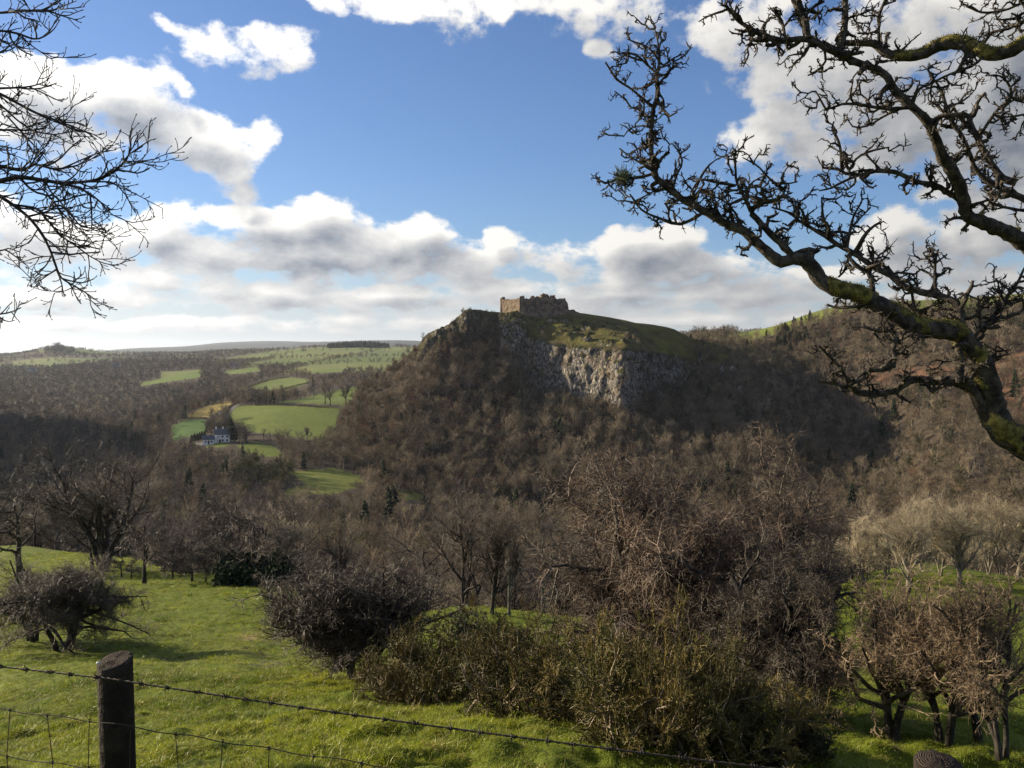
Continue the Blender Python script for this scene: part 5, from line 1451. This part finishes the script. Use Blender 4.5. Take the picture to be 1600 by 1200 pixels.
# ------------------------------------------------------------------ the old thorn whose limbs hang into the picture at the right
MAT['bark_old'] = bark_mat('old_scaly_bark', (.03, .026, .022), (.13, .11, .09), 22, .9, 0, 1.0)
MAT['moss'] = bark_mat('yellow_green_moss', (.11, .098, .028), (.38, .32, .10), 25, .95, 0, 1.0)
LIMBS = {  # pixels of the photograph and limb width in pixels; every limb starts on an earlier one
 'trunk_limb': [(1690, 725, 56), (1640, 708, 52), (1592, 690, 48), (1560, 662, 46), (1548, 615, 40), (1534, 568, 36), (1515, 540, 34), (1500, 520, 31), (1484, 517, 34), (1456, 515, 32), (1430, 509, 32), (1400, 492, 32), (1375, 477, 30), (1345, 461, 28), (1311, 452, 27), (1283, 438, 26), (1271, 420, 26), (1255, 405, 24), (1240, 404, 20), (1221, 409, 19), (1200, 395, 18), (1184, 381, 17), (1162, 361, 16), (1132, 348, 14), (1101, 330, 13), (1066, 311, 12), (1040, 291, 11), (1022, 271, 10), (1018, 245, 9), (1017, 210, 8), (1020, 175, 7), (1027, 140, 6), (1027, 118, 5), (1031, 88, 4), (1027, 61, 3), (1020, 36, 2)],
 'B1': [(1022, 271, 6), (1000, 277, 6), (970, 280, 5), (945, 286, 4), (930, 275, 3)], 'B2': [(1018, 262, 5), (1000, 254, 4), (985, 245, 3), (968, 232, 3)],
 'B3': [(1101, 330, 7), (1085, 341, 6), (1060, 350, 6), (1028, 340, 5), (1005, 330, 4), (984, 303, 3)], 'B4': [(1021, 168, 6), (1005, 155, 5), (985, 138, 4), (965, 125, 4), (946, 97, 3)],
 'B5': [(1027, 135, 5), (1040, 118, 4), (1051, 107, 4), (1053, 91, 3)], 'B6': [(1027, 116, 5), (1010, 100, 4), (990, 84, 4), (972, 82, 3)], 'B7': [(1030, 95, 4), (1010, 72, 3), (992, 66, 3), (980, 61, 2)],
 'B8': [(1018, 200, 4), (1000, 196, 3), (985, 200, 3), (974, 214, 2)], 'B9': [(1018, 188, 4), (1000, 172, 3), (981, 166, 2)], 'B10': [(1050, 299, 5), (1058, 272, 4), (1066, 254, 4), (1060, 236, 3), (1050, 224, 2)],
 'B11': [(1075, 316, 5), (1086, 298, 4), (1096, 275, 4), (1110, 256, 3), (1125, 246, 2)], 'B12': [(1035, 287, 4), (1020, 300, 3), (1000, 310, 3), (985, 318, 2)],
 'C': [(1255, 405, 18), (1276, 394, 16), (1262, 392, 16), (1240, 400, 14)], 'C0': [(1240, 402, 13), (1226, 386, 13), (1206, 367, 12), (1186, 346, 11), (1173, 330, 10), (1190, 318, 9), (1215, 312, 7)],
 'C1': [(1173, 330, 7), (1160, 302, 6), (1150, 280, 5), (1149, 260, 4), (1145, 237, 3)], 'C2': [(1150, 290, 5), (1120, 285, 5), (1095, 280, 4), (1080, 300, 3)], 'C3': [(1215, 312, 6), (1227, 300, 5), (1204, 281, 4), (1182, 258, 3), (1160, 246, 2)],
 'C4': [(1206, 286, 4), (1230, 287, 3), (1246, 284, 3)], 'C5': [(1162, 361, 5), (1150, 335, 4), (1138, 318, 3), (1128, 300, 3)], 'C6': [(1160, 302, 5), (1180, 290, 4), (1200, 300, 4)], 'C7': [(1132, 348, 4), (1118, 322, 3), (1110, 305, 3), (1120, 290, 2)],
 'D': [(1503, 523, 18), (1500, 500, 17), (1499, 486, 16), (1493, 473, 14), (1471, 464, 13), (1447, 458, 12), (1416, 449, 12), (1391, 430, 11), (1367, 418, 10), (1339, 399, 9), (1323, 390, 9), (1302, 378, 8), (1286, 367, 7), (1267, 356, 6), (1250, 346, 5), (1232, 332, 4), (1206, 324, 3)],
 'D1': [(1462, 462, 6), (1461, 430, 5), (1461, 412, 5), (1466, 390, 3)], 'D1a': [(1461, 412, 3), (1447, 402, 3), (1442, 395, 2)], 'D3': [(1302, 378, 6), (1290, 352, 5), (1285, 330, 4), (1284, 308, 3)], 'D4': [(1323, 390, 6), (1328, 362, 5), (1333, 340, 4), (1346, 316, 3)],
 'D5': [(1329, 356, 4), (1345, 340, 3), (1360, 324, 3)], 'D6': [(1265, 355, 5), (1255, 335, 4), (1246, 315, 3)], 'D7': [(1391, 430, 5), (1410, 425, 4), (1425, 430, 4), (1440, 420, 3)], 'D8': [(1367, 418, 5), (1372, 400, 4), (1385, 392, 3)],
 'H': [(1363, 464, 10), (1363, 445, 9), (1358, 428, 9), (1338, 415, 8), (1323, 398, 7)], 'G': [(1424, 452, 5), (1428, 480, 5), (1431, 504, 4)], 'G2': [(1480, 470, 5), (1455, 478, 4), (1435, 486, 4)],
 'E': [(1556, 664, 30), (1542, 650, 24), (1533, 634, 20), (1515, 606, 18), (1499, 597, 15), (1490, 598, 13), (1462, 597, 13), (1434, 592, 13), (1416, 598, 13), (1397, 611, 12), (1373, 615, 12), (1348, 615, 12), (1333, 607, 11), (1323, 594, 8), (1314, 576, 6), (1299, 560, 5), (1280, 541, 4)],
 'Es': [(1502, 530, 15), (1498, 545, 14), (1503, 562, 13), (1500, 582, 13), (1499, 598, 14)],
 'E1': [(1333, 606, 10), (1341, 592, 9), (1356, 580, 8), (1385, 577, 8), (1398, 566, 7), (1396, 548, 7), (1400, 528, 6), (1388, 506, 5), (1378, 484, 5)], 'E2': [(1396, 518, 5), (1375, 517, 5), (1358, 514, 4)], 'E3': [(1380, 480, 6), (1345, 479, 6), (1310, 481, 5), (1292, 476, 4)],
 'E4': [(1400, 535, 4), (1415, 528, 3), (1426, 520, 3)], 'E5': [(1398, 556, 4), (1412, 550, 3)], 'E6': [(1500, 560, 5), (1480, 565, 4), (1462, 562, 3)],
 'F': [(1514, 538, 10), (1524, 523, 9), (1545, 501, 8), (1564, 480, 7), (1579, 455, 6), (1589, 443, 5), (1600, 420, 4)], 'F1': [(1530, 517, 5), (1531, 485, 4), (1528, 462, 3)], 'F2': [(1579, 455, 4), (1562, 441, 3), (1550, 432, 2)], 'F3': [(1560, 485, 4), (1575, 470, 3), (1597, 466, 3)], 'F4': [(1531, 485, 3), (1545, 470, 3), (1552, 462, 2)], 'F5': [(1540, 575, 6), (1552, 560, 4), (1557, 548, 3)],
 'I': [(1660, 430, 34), (1625, 398, 32), (1600, 380, 30), (1587, 370, 28), (1560, 357, 25), (1533, 347, 23), (1513, 338, 22), (1507, 320, 22), (1500, 293, 21), (1487, 267, 20), (1473, 247, 19), (1463, 220, 18), (1453, 197, 17), (1437, 177, 16), (1420, 163, 15), (1400, 143, 14), (1383, 117, 13), (1367, 107, 13), (1337, 97, 12), (1307, 83, 12), (1287, 73, 12), (1267, 63, 11), (1250, 61, 11), (1228, 63, 10), (1197, 57, 9), (1171, 44, 8), (1149, 28, 6), (1141, 17, 5), (1132, 4, 3)],
 'I1': [(1262, 61, 15), (1256, 30, 15), (1245, 5, 15), (1238, -40, 15)], 'I1a': [(1256, 28, 6), (1272, 10, 5), (1288, 2, 4)], 'I2': [(1312, 84, 12), (1314, 65, 11), (1320, 40, 11), (1321, 0, 10), (1324, -45, 10)], 'I2a': [(1320, 30, 4), (1340, 24, 3), (1358, 15, 3)],
 'I3': [(1700, 40, 30), (1640, 52, 24), (1600, 67, 22), (1577, 80, 21), (1553, 85, 22), (1527, 77, 22), (1503, 68, 24), (1483, 67, 23), (1463, 73, 21), (1440, 85, 19), (1420, 88, 17), (1397, 87, 16), (1380, 80, 15), (1363, 68, 13), (1340, 67, 11), (1320, 68, 10), (1307, 80, 9)],
 'I4': [(1375, 78, 6), (1373, 50, 5), (1374, 25, 5), (1385, -5, 4)], 'I4a': [(1374, 48, 4), (1355, 52, 3), (1340, 52, 3)], 'I5': [(1420, 168, 8), (1387, 170, 7), (1363, 167, 6), (1340, 163, 5), (1320, 162, 5), (1303, 167, 4), (1290, 170, 4), (1283, 157, 3), (1275, 143, 2)],
 'I5b': [(1400, 172, 5), (1375, 185, 4), (1355, 197, 4), (1337, 200, 3), (1325, 188, 2)], 'I6': [(1500, 312, 12), (1480, 300, 10), (1460, 289, 9), (1440, 286, 9), (1420, 278, 8), (1395, 268, 8), (1370, 267, 7), (1345, 273, 7), (1325, 272, 6), (1310, 265, 5), (1285, 262, 4)],
 'I6a': [(1345, 273, 5), (1315, 285, 5), (1295, 295, 4), (1280, 298, 3)], 'I6b': [(1316, 268, 6), (1314, 240, 5), (1310, 220, 5), (1300, 200, 4), (1303, 190, 3)], 'I6c': [(1326, 268, 5), (1340, 246, 4), (1365, 235, 4), (1390, 230, 3)], 'I6d': [(1460, 289, 6), (1452, 278, 5), (1455, 270, 4)],
 'I7': [(1455, 195, 10), (1470, 181, 9), (1490, 180, 9), (1512, 181, 10), (1516, 195, 10), (1527, 215, 10), (1540, 240, 10), (1555, 265, 11), (1570, 280, 12), (1588, 285, 12)],
 'I8': [(1640, 330, 15), (1600, 311, 13), (1570, 297, 12), (1545, 283, 10), (1525, 265, 8), (1515, 240, 8), (1505, 215, 7), (1490, 195, 7), (1478, 165, 6), (1470, 140, 5), (1460, 125, 3)],
 'I9': [(1425, 166, 5), (1435, 140, 5), (1455, 130, 4), (1475, 120, 4), (1500, 110, 5), (1520, 103, 5), (1537, 88, 5)], 'I9a': [(1495, 111, 4), (1504, 95, 4), (1511, 82, 4)], 'I10': [(1530, 215, 6), (1545, 190, 6), (1560, 170, 5), (1580, 150, 5), (1575, 130, 4), (1560, 118, 3), (1540, 118, 3)],
 'I10b': [(1553, 180, 4), (1575, 183, 4), (1605, 178, 4)], 'I11': [(1548, 285, 5), (1547, 315, 5), (1530, 335, 4)], 'I11b': [(1548, 317, 5), (1575, 325, 5), (1610, 331, 5)], 'I12': [(1500, 238, 6), (1492, 252, 6), (1495, 275, 5)], 'I13': [(1478, 168, 5), (1500, 160, 4), (1515, 150, 3)], 'I14': [(1580, 150, 4), (1592, 160, 3), (1600, 150, 3)],
 'I15': [(1228, 63, 5), (1222, 35, 5), (1210, 15, 4)], 'I16': [(1197, 57, 4), (1180, 62, 4), (1165, 72, 3)], 'I17': [(1287, 73, 5), (1290, 95, 4), (1275, 112, 4), (1262, 118, 3)], 'I18': [(1267, 63, 5), (1258, 85, 4), (1245, 95, 4)],
 'J1': [(1680, 10, 8), (1600, 33, 6), (1575, 45, 5), (1550, 50, 4), (1538, 66, 3)], 'J2': [(1680, 0, 7), (1600, 20, 5), (1580, 30, 4), (1558, 31, 3)], 'J3': [(1680, -10, 7), (1600, 4, 5), (1570, 16, 4), (1540, 20, 4), (1510, 10, 3)],
}
MOSSY = {'trunk_limb': (0, 15, .22), 'I3': (0, 11, .14), 'I': (0, 6, .0)}
def smooth_poly(P, w, step):
    """dense smooth run through 3-D points P with widths w"""
    P = np.asarray(P, float); d = np.concatenate([[0], np.cumsum(np.linalg.norm(np.diff(P, axis=0), axis=1))])
    n = max(4, int(d[-1] / step)); s = np.linspace(0, d[-1], n)
    return pchip(d, np.concatenate([P, np.asarray(w)[:, None]], 1), s)
def build_limbs(name, LM, Y0, rng, drift, lead, step=.03, wscale=1.0):
    """turn traced limbs into 3-D ones: each starts at the depth of the limb it grows from, then wanders in depth"""
    done = []; out = {}
    for nm, pts in LM.items():
        a = np.array(pts, float)
        if nm in lead or not done:
            ys = Y0 + lead.get(nm, 0.0)
        else:
            allp = np.concatenate(done); k = np.argmin((allp[:, 0] - a[0, 0]) ** 2 + (allp[:, 1] - a[0, 1]) ** 2); ys = allp[k, 2]
        ln = np.concatenate([[0], np.cumsum(np.hypot(*np.diff(a[:, :2], axis=0).T))]) / FOC * Y0
        g = rng.uniform(-1, 1) * drift
        Ys = ys + g * np.minimum(ln, 1.2) + .05 * np.sin(ln * 3.1 + rng.uniform(0, 6))* np.minimum(ln * 3, 1)
        done.append(np.stack([a[:, 0], a[:, 1], Ys], 1))
        P = np.array([ray(x, y) * Y for (x, y, _), Y in zip(a, Ys)])
        q = smooth_poly(P, a[:, 2] / FOC * Ys * .5 * wscale, step)
        out[nm] = (q[:, :3], q[:, 3])
    return out
hr = np.random.default_rng(91)
LB = build_limbs('thorn', LIMBS, 4.8, hr, .45, {'trunk_limb': 0.0, 'I': .25, 'I3': .5, 'I8': .35, 'J1': .6, 'J2': .65, 'J3': .7}, .03, .88)
old = empty('old_thorn_tree', (3.55, 5.1, float(ground(3.55, 5.1))))
tag(old, 'old crooked mossy thorn reaching into the sky from the right edge', 'tree')
OINV = Matrix.Translation(-old.location)
def opart(name, me_, root=None, inv=None):
    o = obj(name, me_, root or old); o.matrix_parent_inverse = inv or OINV
    return o
tk = [np.array([(3.6, 5.15, -3.9), (3.62, 5.12, -2.6), (3.5, 5.1, -1.5), (3.32, 4.95, -.75), LB['trunk_limb'][0][0]]), np.array([(3.62, 5.12, -2.4), (3.85, 5.1, -1.0), (3.75, 5.15, .2), (3.5, 5.15, .45), LB['I'][0][0]]),
      np.array([(3.85, 5.1, -1.0), (4.1, 5.2, .6), (4.0, 5.4, 1.6), (3.75, 5.4, 1.75), LB['I3'][0][0]]), np.array([(4.05, 5.3, 1.3), (3.9, 5.5, 2.1), LB['J1'][0][0]]), np.array([(4.05, 5.3, 1.3), (3.9, 5.5, 2.2), LB['J2'][0][0]]), np.array([(4.05, 5.3, 1.3), (3.9, 5.5, 2.3), LB['J3'][0][0]]), np.array([(3.7, 5.15, .3), (3.4, 5.2, .85), LB['I8'][0][0]])]
tw = [[.22, .19, .17, .14, .12], [.15, .13, .10, .08, .06], [.12, .10, .07, .06, .055], [.03, .02, .016], [.03, .02, .014], [.03, .02, .014], [.06, .04, .028]]
parts = []
for P_, w_ in zip(tk, tw):
    q = smooth_poly(P_, w_, .08); parts.append(tubes(q[None, :, :3], q[None, :, 3], 12))
opart('trunk', mesh_np('trunk', *merge(parts), [MAT['bark_old']]))
def knobbly(q, r, seed, amp):
    n = len(q); k = 10 if r.max() > .02 else 6
    V, F = tubes(q[None], r[None], k)
    c = np.repeat(q, k, 0); d = V - c
    nz = 1 + amp * fbm(V[:, 0] * 28 + seed, V[:, 1] * 28, V[:, 2] * 28, octs=2)
    return c + d * nz[:, None], F
for nm, (q, r) in LB.items():
    rr_ = r * (1 + .16 * np.abs(fbm(np.arange(len(r)) * .33 + hr.uniform(0, 99), np.zeros(len(r)), octs=2)))
    o = opart('limb', mesh_np('limb', *(lambda v, f: (v, [f]))(*knobbly(q, rr_, hr.uniform(0, 50), .45)), [MAT['bark_old']]))
    if nm in MOSSY:
        i0, i1, cov = MOSSY[nm]
        f0, f1 = i0 / (len(LIMBS[nm]) - 1), i1 / (len(LIMBS[nm]) - 1)
        # arc length differs from index; use pixels of the key points
        kp = proj(q); a = LIMBS[nm]
        e = int(np.argmin((kp[0] - a[i1][0]) ** 2 + (kp[1] - a[i1][1]) ** 2)) + 1
        qs, rs = q[:max(e, 4)], r[:max(e, 4)]
        qs2 = smooth_poly(qs, rs, .011)
        k = 26
        V, F = tubes(qs2[None, :, :3], qs2[None, :, 3], k)
        c = np.repeat(qs2[:, :3], k, 0); d = V - c; dn = unit(d)
        patch = fbm(V[:, 0] * 7, V[:, 1] * 7, V[:, 2] * 7, octs=3) + .45 * (dn @ np.array([-.55, -.25, .8])) + cov - .25
        fz = fbm(V[:, 0] * 70, V[:, 1] * 70, V[:, 2] * 70, octs=3)
        off = np.where(patch > 0, .05 + .14 * np.clip(patch * 2, 0, 1) + .22 * fz, -.45)
        V2 = c + d * (1 + off)[:, None]
        mo = obj('moss', mesh_np('moss', V2, [F], [MAT['moss']]), o)
        V3, F3 = None, None
        sel = np.where(patch > .05)[0]
        sel = hr.choice(sel, min(len(sel), 5000), replace=False)
        st = V2[sel]; dd = unit(dn[sel] + .5 * hr.normal(size=(len(sel), 3)))
        S = np.stack([st, st + dd * (.006 + .012 * hr.random((len(sel), 1)))], 1)
        V3, F3 = tubes(S, np.full((len(sel), 2), .0022) * np.array([1, .3]), 3)
        mf = obj('moss_tuft', mesh_np('moss_tuft', V3, [F3], [MAT['moss']]), o); mf['kind'] = 'stuff'
# crooked spurs and twigs
pieces, radii = [], []
for nm, (q, r) in LB.items():
    L_ = np.linalg.norm(np.diff(q, axis=0), axis=1).sum()
    m_ = max(1, int(L_ / .17))
    for i in range(m_):
        s = np.linspace(i / m_, (i + 1) / m_, 4) * (len(q) - 1)
        j = np.clip(s.astype(int), 0, len(q) - 2); f = (s - j)[:, None]
        rad = r[j]
        kx, ky = proj(q[j[1]])
        if rad[1] > .035 or (rad[1] > .022 and hr.random() < .5) or kx[0] > 1640:
            continue
        pieces.append(q[j] * (1 - f) + q[j + 1] * f); radii.append(rad)
PP, RP = np.array(pieces), np.array(radii)
S1 = sprout(hr, PP, RP, np.ones(len(PP)), dict(k=5, f0=0, ang=65, asd=18, len=.105, lsd=.5, drop=.0, wig=.5, up=.10, n=6, rr=.05, rmin=.0045, tip=.5))
S2 = sprout(hr, S1[0], S1[1], S1[2], dict(k=4, f0=.25, ang=58, asd=20, len=.048, lsd=.45, drop=.1, wig=.55, up=.08, n=5, rr=.05, rmin=.0036, tip=.5))
S3 = sprout(hr, S2[0], S2[1], S2[2], dict(k=3, f0=.2, ang=55, asd=25, len=.024, lsd=.4, drop=0, wig=.5, up=.05, n=3, rr=.1, rmin=.0028, tip=.35))
def knots(S, seed):
    P_, R_2 = S[0], S[1] * (1 + .45 * np.random.default_rng(seed).uniform(-.4, 1, S[1].shape))
    return P_, R_2
V, F = merge([tubes(*knots(S1, 1), 4), tubes(*knots(S2, 2), 4), tubes(*knots(S3, 3), 3)])
opart('twigs', mesh_np('twigs', V, F, [MAT['bark_old']]))
# the tuft of lichen at the tip of the lowest shoot
lp = LB['B1'][0][-6]
Sx = np.stack([lp + hr.normal(size=(260, 3)) * .014, lp + hr.normal(size=(260, 3)) * .030], 1)
V, F = tubes(Sx, np.full((260, 2), .0018), 3)
lo_ = opart('lichen', mesh_np('lichen', V, [F], [flat_mat('grey_green_lichen', (.13, .15, .09), .9, .1)]))

# ------------------------------------------------------------------ fine drooping branches of the tree off the left edge
LEFT = {
 'L1': [(-60, 292, 11), (0, 283, 9), (30, 277, 8), (70, 282, 7), (100, 286, 6), (140, 283, 5), (165, 275, 5), (185, 262, 4), (200, 245, 3), (205, 225, 2)], 'L1b': [(194, 252, 3), (215, 252, 2), (235, 250, 2), (248, 247, 1.2)], 'L1c': [(160, 277, 3), (180, 262, 2), (205, 258, 2), (225, 245, 1.5), (235, 232, 1)],
 'L2': [(-50, 262, 8), (0, 260, 7), (35, 266, 6), (55, 257, 4), (85, 264, 4), (110, 261, 3), (140, 250, 2), (165, 232, 1.5)], 'L2b': [(50, 258, 3), (58, 240, 2), (75, 225, 2), (80, 212, 1.2)],
 'L3': [(-50, 280, 9), (0, 307, 7), (20, 320, 6), (45, 340, 5), (65, 365, 5), (80, 395, 4), (86, 412, 4), (95, 433, 3), (115, 446, 3), (135, 458, 2), (160, 476, 1.2)], 'L3b': [(82, 400, 2), (60, 402, 2), (40, 408, 1.5), (26, 412, 1)], 'L3c': [(88, 420, 2), (70, 432, 1.5), (42, 438, 1)], 'L3d': [(117, 447, 2), (100, 455, 1.3), (85, 458, 1)],
 'L4': [(20, 320, 5), (55, 325, 4), (75, 345, 4), (95, 368, 3), (120, 385, 3), (140, 400, 2), (165, 412, 2), (186, 415, 1.2)], 'L5': [(100, 287, 5), (130, 297, 4), (156, 315, 3), (175, 335, 2), (197, 345, 1.2)], 'L6': [(140, 284, 3), (170, 284, 3), (190, 294, 2), (214, 303, 1.2)],
 'L7': [(-50, 135, 7), (0, 147, 6), (25, 160, 5), (60, 178, 5), (85, 187, 4), (110, 200, 3), (135, 207, 2), (152, 218, 1.2)], 'L8': [(-40, 150, 5), (0, 165, 4), (30, 190, 3), (55, 205, 3), (80, 210, 2), (115, 205, 2), (128, 202, 1.2)], 'L9': [(-40, 140, 5), (0, 138, 4), (40, 136, 3), (65, 130, 2), (82, 119, 1.2)],
 'L10': [(-40, 22, 5), (0, 20, 4), (35, 17, 4), (78, 17, 3), (100, 9, 2), (120, 1, 1.2)], 'L11': [(-40, 45, 5), (0, 48, 4), (26, 52, 4), (56, 61, 3), (82, 48, 2), (94, 30, 1.2)], 'L12': [(26, 52, 3), (45, 68, 2), (65, 82, 2), (84, 95, 1.2)], 'L13': [(-40, 85, 4), (0, 82, 3), (20, 70, 2), (38, 75, 1.2)],
 'L14': [(-30, 230, 4), (0, 228, 3), (20, 232, 2), (42, 236, 1.2)], 'L15': [(-30, 395, 4), (0, 392, 3), (15, 388, 2), (28, 393, 1.2)], 'L16': [(-30, 490, 4), (0, 496, 3), (12, 503, 2), (24, 500, 1.2)], 'L17': [(45, 338, 4), (75, 330, 3), (90, 320, 3), (110, 335, 3), (130, 355, 2), (160, 358, 2), (177, 366, 1.2)],
 'L18': [(30, 277, 5), (55, 300, 4), (75, 306, 4), (95, 330, 3), (115, 350, 2), (140, 372, 1.5), (150, 388, 1)], 'L19': [(70, 282, 4), (80, 300, 3), (100, 322, 3), (112, 345, 2), (125, 365, 1.5)], 'L20': [(85, 187, 3), (100, 180, 2), (112, 170, 1.3), (114, 160, 1)], 'L21': [(-30, 206, 4), (0, 202, 3), (20, 205, 2), (40, 200, 1.2)], 'L22': [(10, 180, 3), (35, 208, 3), (60, 235, 2), (75, 255, 2), (82, 280, 1.5)],
}
LL = build_limbs('ash', LEFT, 9.0, hr, .5, {k: hr.uniform(-.6, .6) for k in ('L1', 'L2', 'L3', 'L7', 'L8', 'L9', 'L10', 'L11', 'L13', 'L14', 'L15', 'L16', 'L21')}, .05)
lt = empty('overhanging_tree', (-9.2, 9.6, float(ground(-9.2, 9.6))))
tag(lt, 'bare fine-twigged tree whose drooping branches enter from the left edge', 'tree')
LINV = Matrix.Translation(-lt.location)
parts = []
trunkL = np.array([(-9.2, 9.6, float(ground(-9.2, 9.6)) - .2), (-9.15, 9.6, -2), (-9.0, 9.5, 1.0), (-9.1, 9.5, 4.0), (-9.0, 9.4, 7.0)])
qt = smooth_poly(trunkL, [.34, .28, .22, .15, .06], .15); parts.append(tubes(qt[None, :, :3], qt[None, :, 3], 14))
for nm in ('L1', 'L2', 'L3', 'L7', 'L8', 'L9', 'L10', 'L11', 'L13', 'L14', 'L15', 'L16', 'L21'):
    p0 = LL[nm][0][0]; k = int(np.argmin(np.abs(qt[:, 2] - (p0[2] + .9))))
    m_ = (qt[k, :3] * .45 + p0 * .55) + np.array([0, 0, .35])
    q = smooth_poly(np.array([qt[k, :3], m_, p0]), [.07, .05, LL[nm][1][0]], .08); parts.append(tubes(q[None, :, :3], q[None, :, 3], 7))
opart('trunk', mesh_np('trunk', *merge(parts), [MAT['bark_grey']]), lt, LINV)
MAT['twig_left'] = bark_mat('dark_ash_twig', (.022, .019, .02), (.06, .052, .05), 20, .8, 0, .3)
for nm, (q, r) in LL.items():
    V, F = tubes(q[None], r[None] * .9, 6)
    opart('branch', mesh_np('branch', V, [F], [MAT['twig_left']]), lt, LINV)
pieces, radii = [], []
for nm, (q, r) in LL.items():
    L_ = np.linalg.norm(np.diff(q, axis=0), axis=1).sum(); m_ = max(1, int(L_ / .24))
    for i in range(m_):
        s = np.linspace(i / m_, (i + 1) / m_, 4) * (len(q) - 1); j = np.clip(s.astype(int), 0, len(q) - 2); f = (s - j)[:, None]
        pieces.append(q[j] * (1 - f) + q[j + 1] * f); radii.append(r[j])
PP, RP = np.array(pieces), np.array(radii)
S1 = sprout(hr, PP, RP, np.ones(len(PP)), dict(k=3, f0=0, ang=42, asd=14, len=.26, lsd=.45, drop=0, wig=.16, up=.06, n=6, rr=.012, rmin=.0052, tip=.6))
S2 = sprout(hr, S1[0], S1[1], S1[2], dict(k=5, f0=.2, ang=42, asd=14, len=.105, lsd=.4, drop=.1, wig=.2, up=.10, n=4, rr=.012, rmin=.0042, tip=.7))
S3 = sprout(hr, S2[0], S2[1], S2[2], dict(k=1, f0=.95, f1=1.0, ang=18, asd=10, len=.018, lsd=.2, drop=0, wig=.1, up=.1, n=3, rr=.3, rmin=.0072, tip=.3))
V, F = merge([tubes(S1[0], S1[1], 4), tubes(S2[0], S2[1], 4), tubes(S3[0], S3[1], 4)])
opart('twigs', mesh_np('twigs', V, F, [MAT['twig_left']]), lt, LINV)

# ------------------------------------------------------------------ pasture grass
def tuft(name, seed, n, h, w, spread):
    rng = np.random.default_rng(seed)
    b = np.concatenate([rng.normal(0, spread, (n, 2)), np.zeros((n, 1))], 1)
    lean = rng.normal(0, .55, (n, 2)); ln = h * rng.uniform(.55, 1.25, n)
    t = np.linspace(0, 1, 4)
    P = np.stack([b + np.concatenate([lean * (u ** 1.7) * ln[:, None], ((u - .28 * u ** 2.5) * ln)[:, None]], 1) for u in t], 1)
    side = unit(np.concatenate([rng.normal(size=(n, 2)), np.zeros((n, 1))], 1))
    ww = w * np.array([1, .9, .6, .08])
    V = np.stack([P - side[:, None] * ww[:, None] / 2, P + side[:, None] * ww[:, None] / 2], 2).reshape(-1, 3)
    i, k = np.meshgrid(np.arange(n), np.arange(3), indexing='ij'); o = (i * 8 + k * 2).ravel()
    return mesh_np(name, V, [np.stack([o, o + 1, o + 3, o + 2], -1)], [MAT['grass']])
TU = [tuft('grass_a', 1, 22, .085, .0065, .05), tuft('grass_b', 2, 18, .12, .007, .045), tuft('grass_c', 3, 26, .06, .006, .06), tuft('grass_d', 4, 16, .20, .006, .04)]
grng = np.random.default_rng(55)
def grass_pts(n, r0, r1, pw):
    u = grng.uniform(0, 1, n); r = (r0 ** pw + u * (r1 ** pw - r0 ** pw)) ** (1 / pw)
    th_ = grng.uniform(R_(-33.5), R_(33.5), n)
    return r * np.sin(th_), r * np.cos(th_), r
X, Y, r = grass_pts(115000, 3.2, 26, 1.15)
X2, Y2, r2 = grass_pts(75000, 26, 135, .9)
X, Y, r = np.concatenate([X, X2]), np.concatenate([Y, Y2]), np.concatenate([r, r2])
Z = ground(X, Y); px, py = proj(np.stack([X, Y, Z], -1))
col_, wd = landcover(X, Y, Z)
lush = fbm(X / 1.6 + 4, Y / 1.1, octs=3)
m = (wd < .1) & (Y < edge_Y(px)) & (col_[:, 1] > .09) & (lush > -.30) & (py < 1290)
X, Y, Z, r, lush = X[m], Y[m], Z[m], r[m], lush[m]
sz = (.42 + 1.5 * np.clip(lush + .15, 0, 1)) * grng.uniform(.7, 1.3, len(X)) * np.interp(r, [3, 12, 30, 80, 135], [.8, .95, 1.35, 2.2, 3.0])
kd = np.where(lush > .42, 1, grng.choice([0, 2, 0, 2, 1], len(X)))
kd = np.where((grng.random(len(X)) < .012), 3, kd)
scatter_stuff('pasture_grass', np.stack([X, Y, Z - .01], -1), kd, np.stack([sz * 1.15, sz * 1.15, sz * .85], -1), TU, 'grazed green pasture grass with tussocks beyond the fence', 'grass')

# ------------------------------------------------------------------ hazy winter air over the whole valley
V, F = box_np(-32000, 32000, -32000, 41000, -260, 330)
hz = obj('haze', mesh_np('haze', V, [F], [], smooth=False))
hm = bpy.data.materials.new('thin_winter_haze'); hm.use_nodes = True
ht = NT(hm.node_tree); hm.node_tree.nodes.clear()
pv = ht.n('ShaderNodeVolumePrincipled'); pv.inputs['Color'].default_value = (.74, .84, 1.0, 1); pv.inputs['Density'].default_value = 2.6e-5; pv.inputs['Anisotropy'].default_value = .35
mo_ = ht.n('ShaderNodeOutputMaterial'); ht.put(mo_.inputs['Volume'], pv.outputs[0])
hz.data.materials.append(hm)
tag(hz, kind='stuff', label='thin pale winter haze filling the valley air', cat='haze')
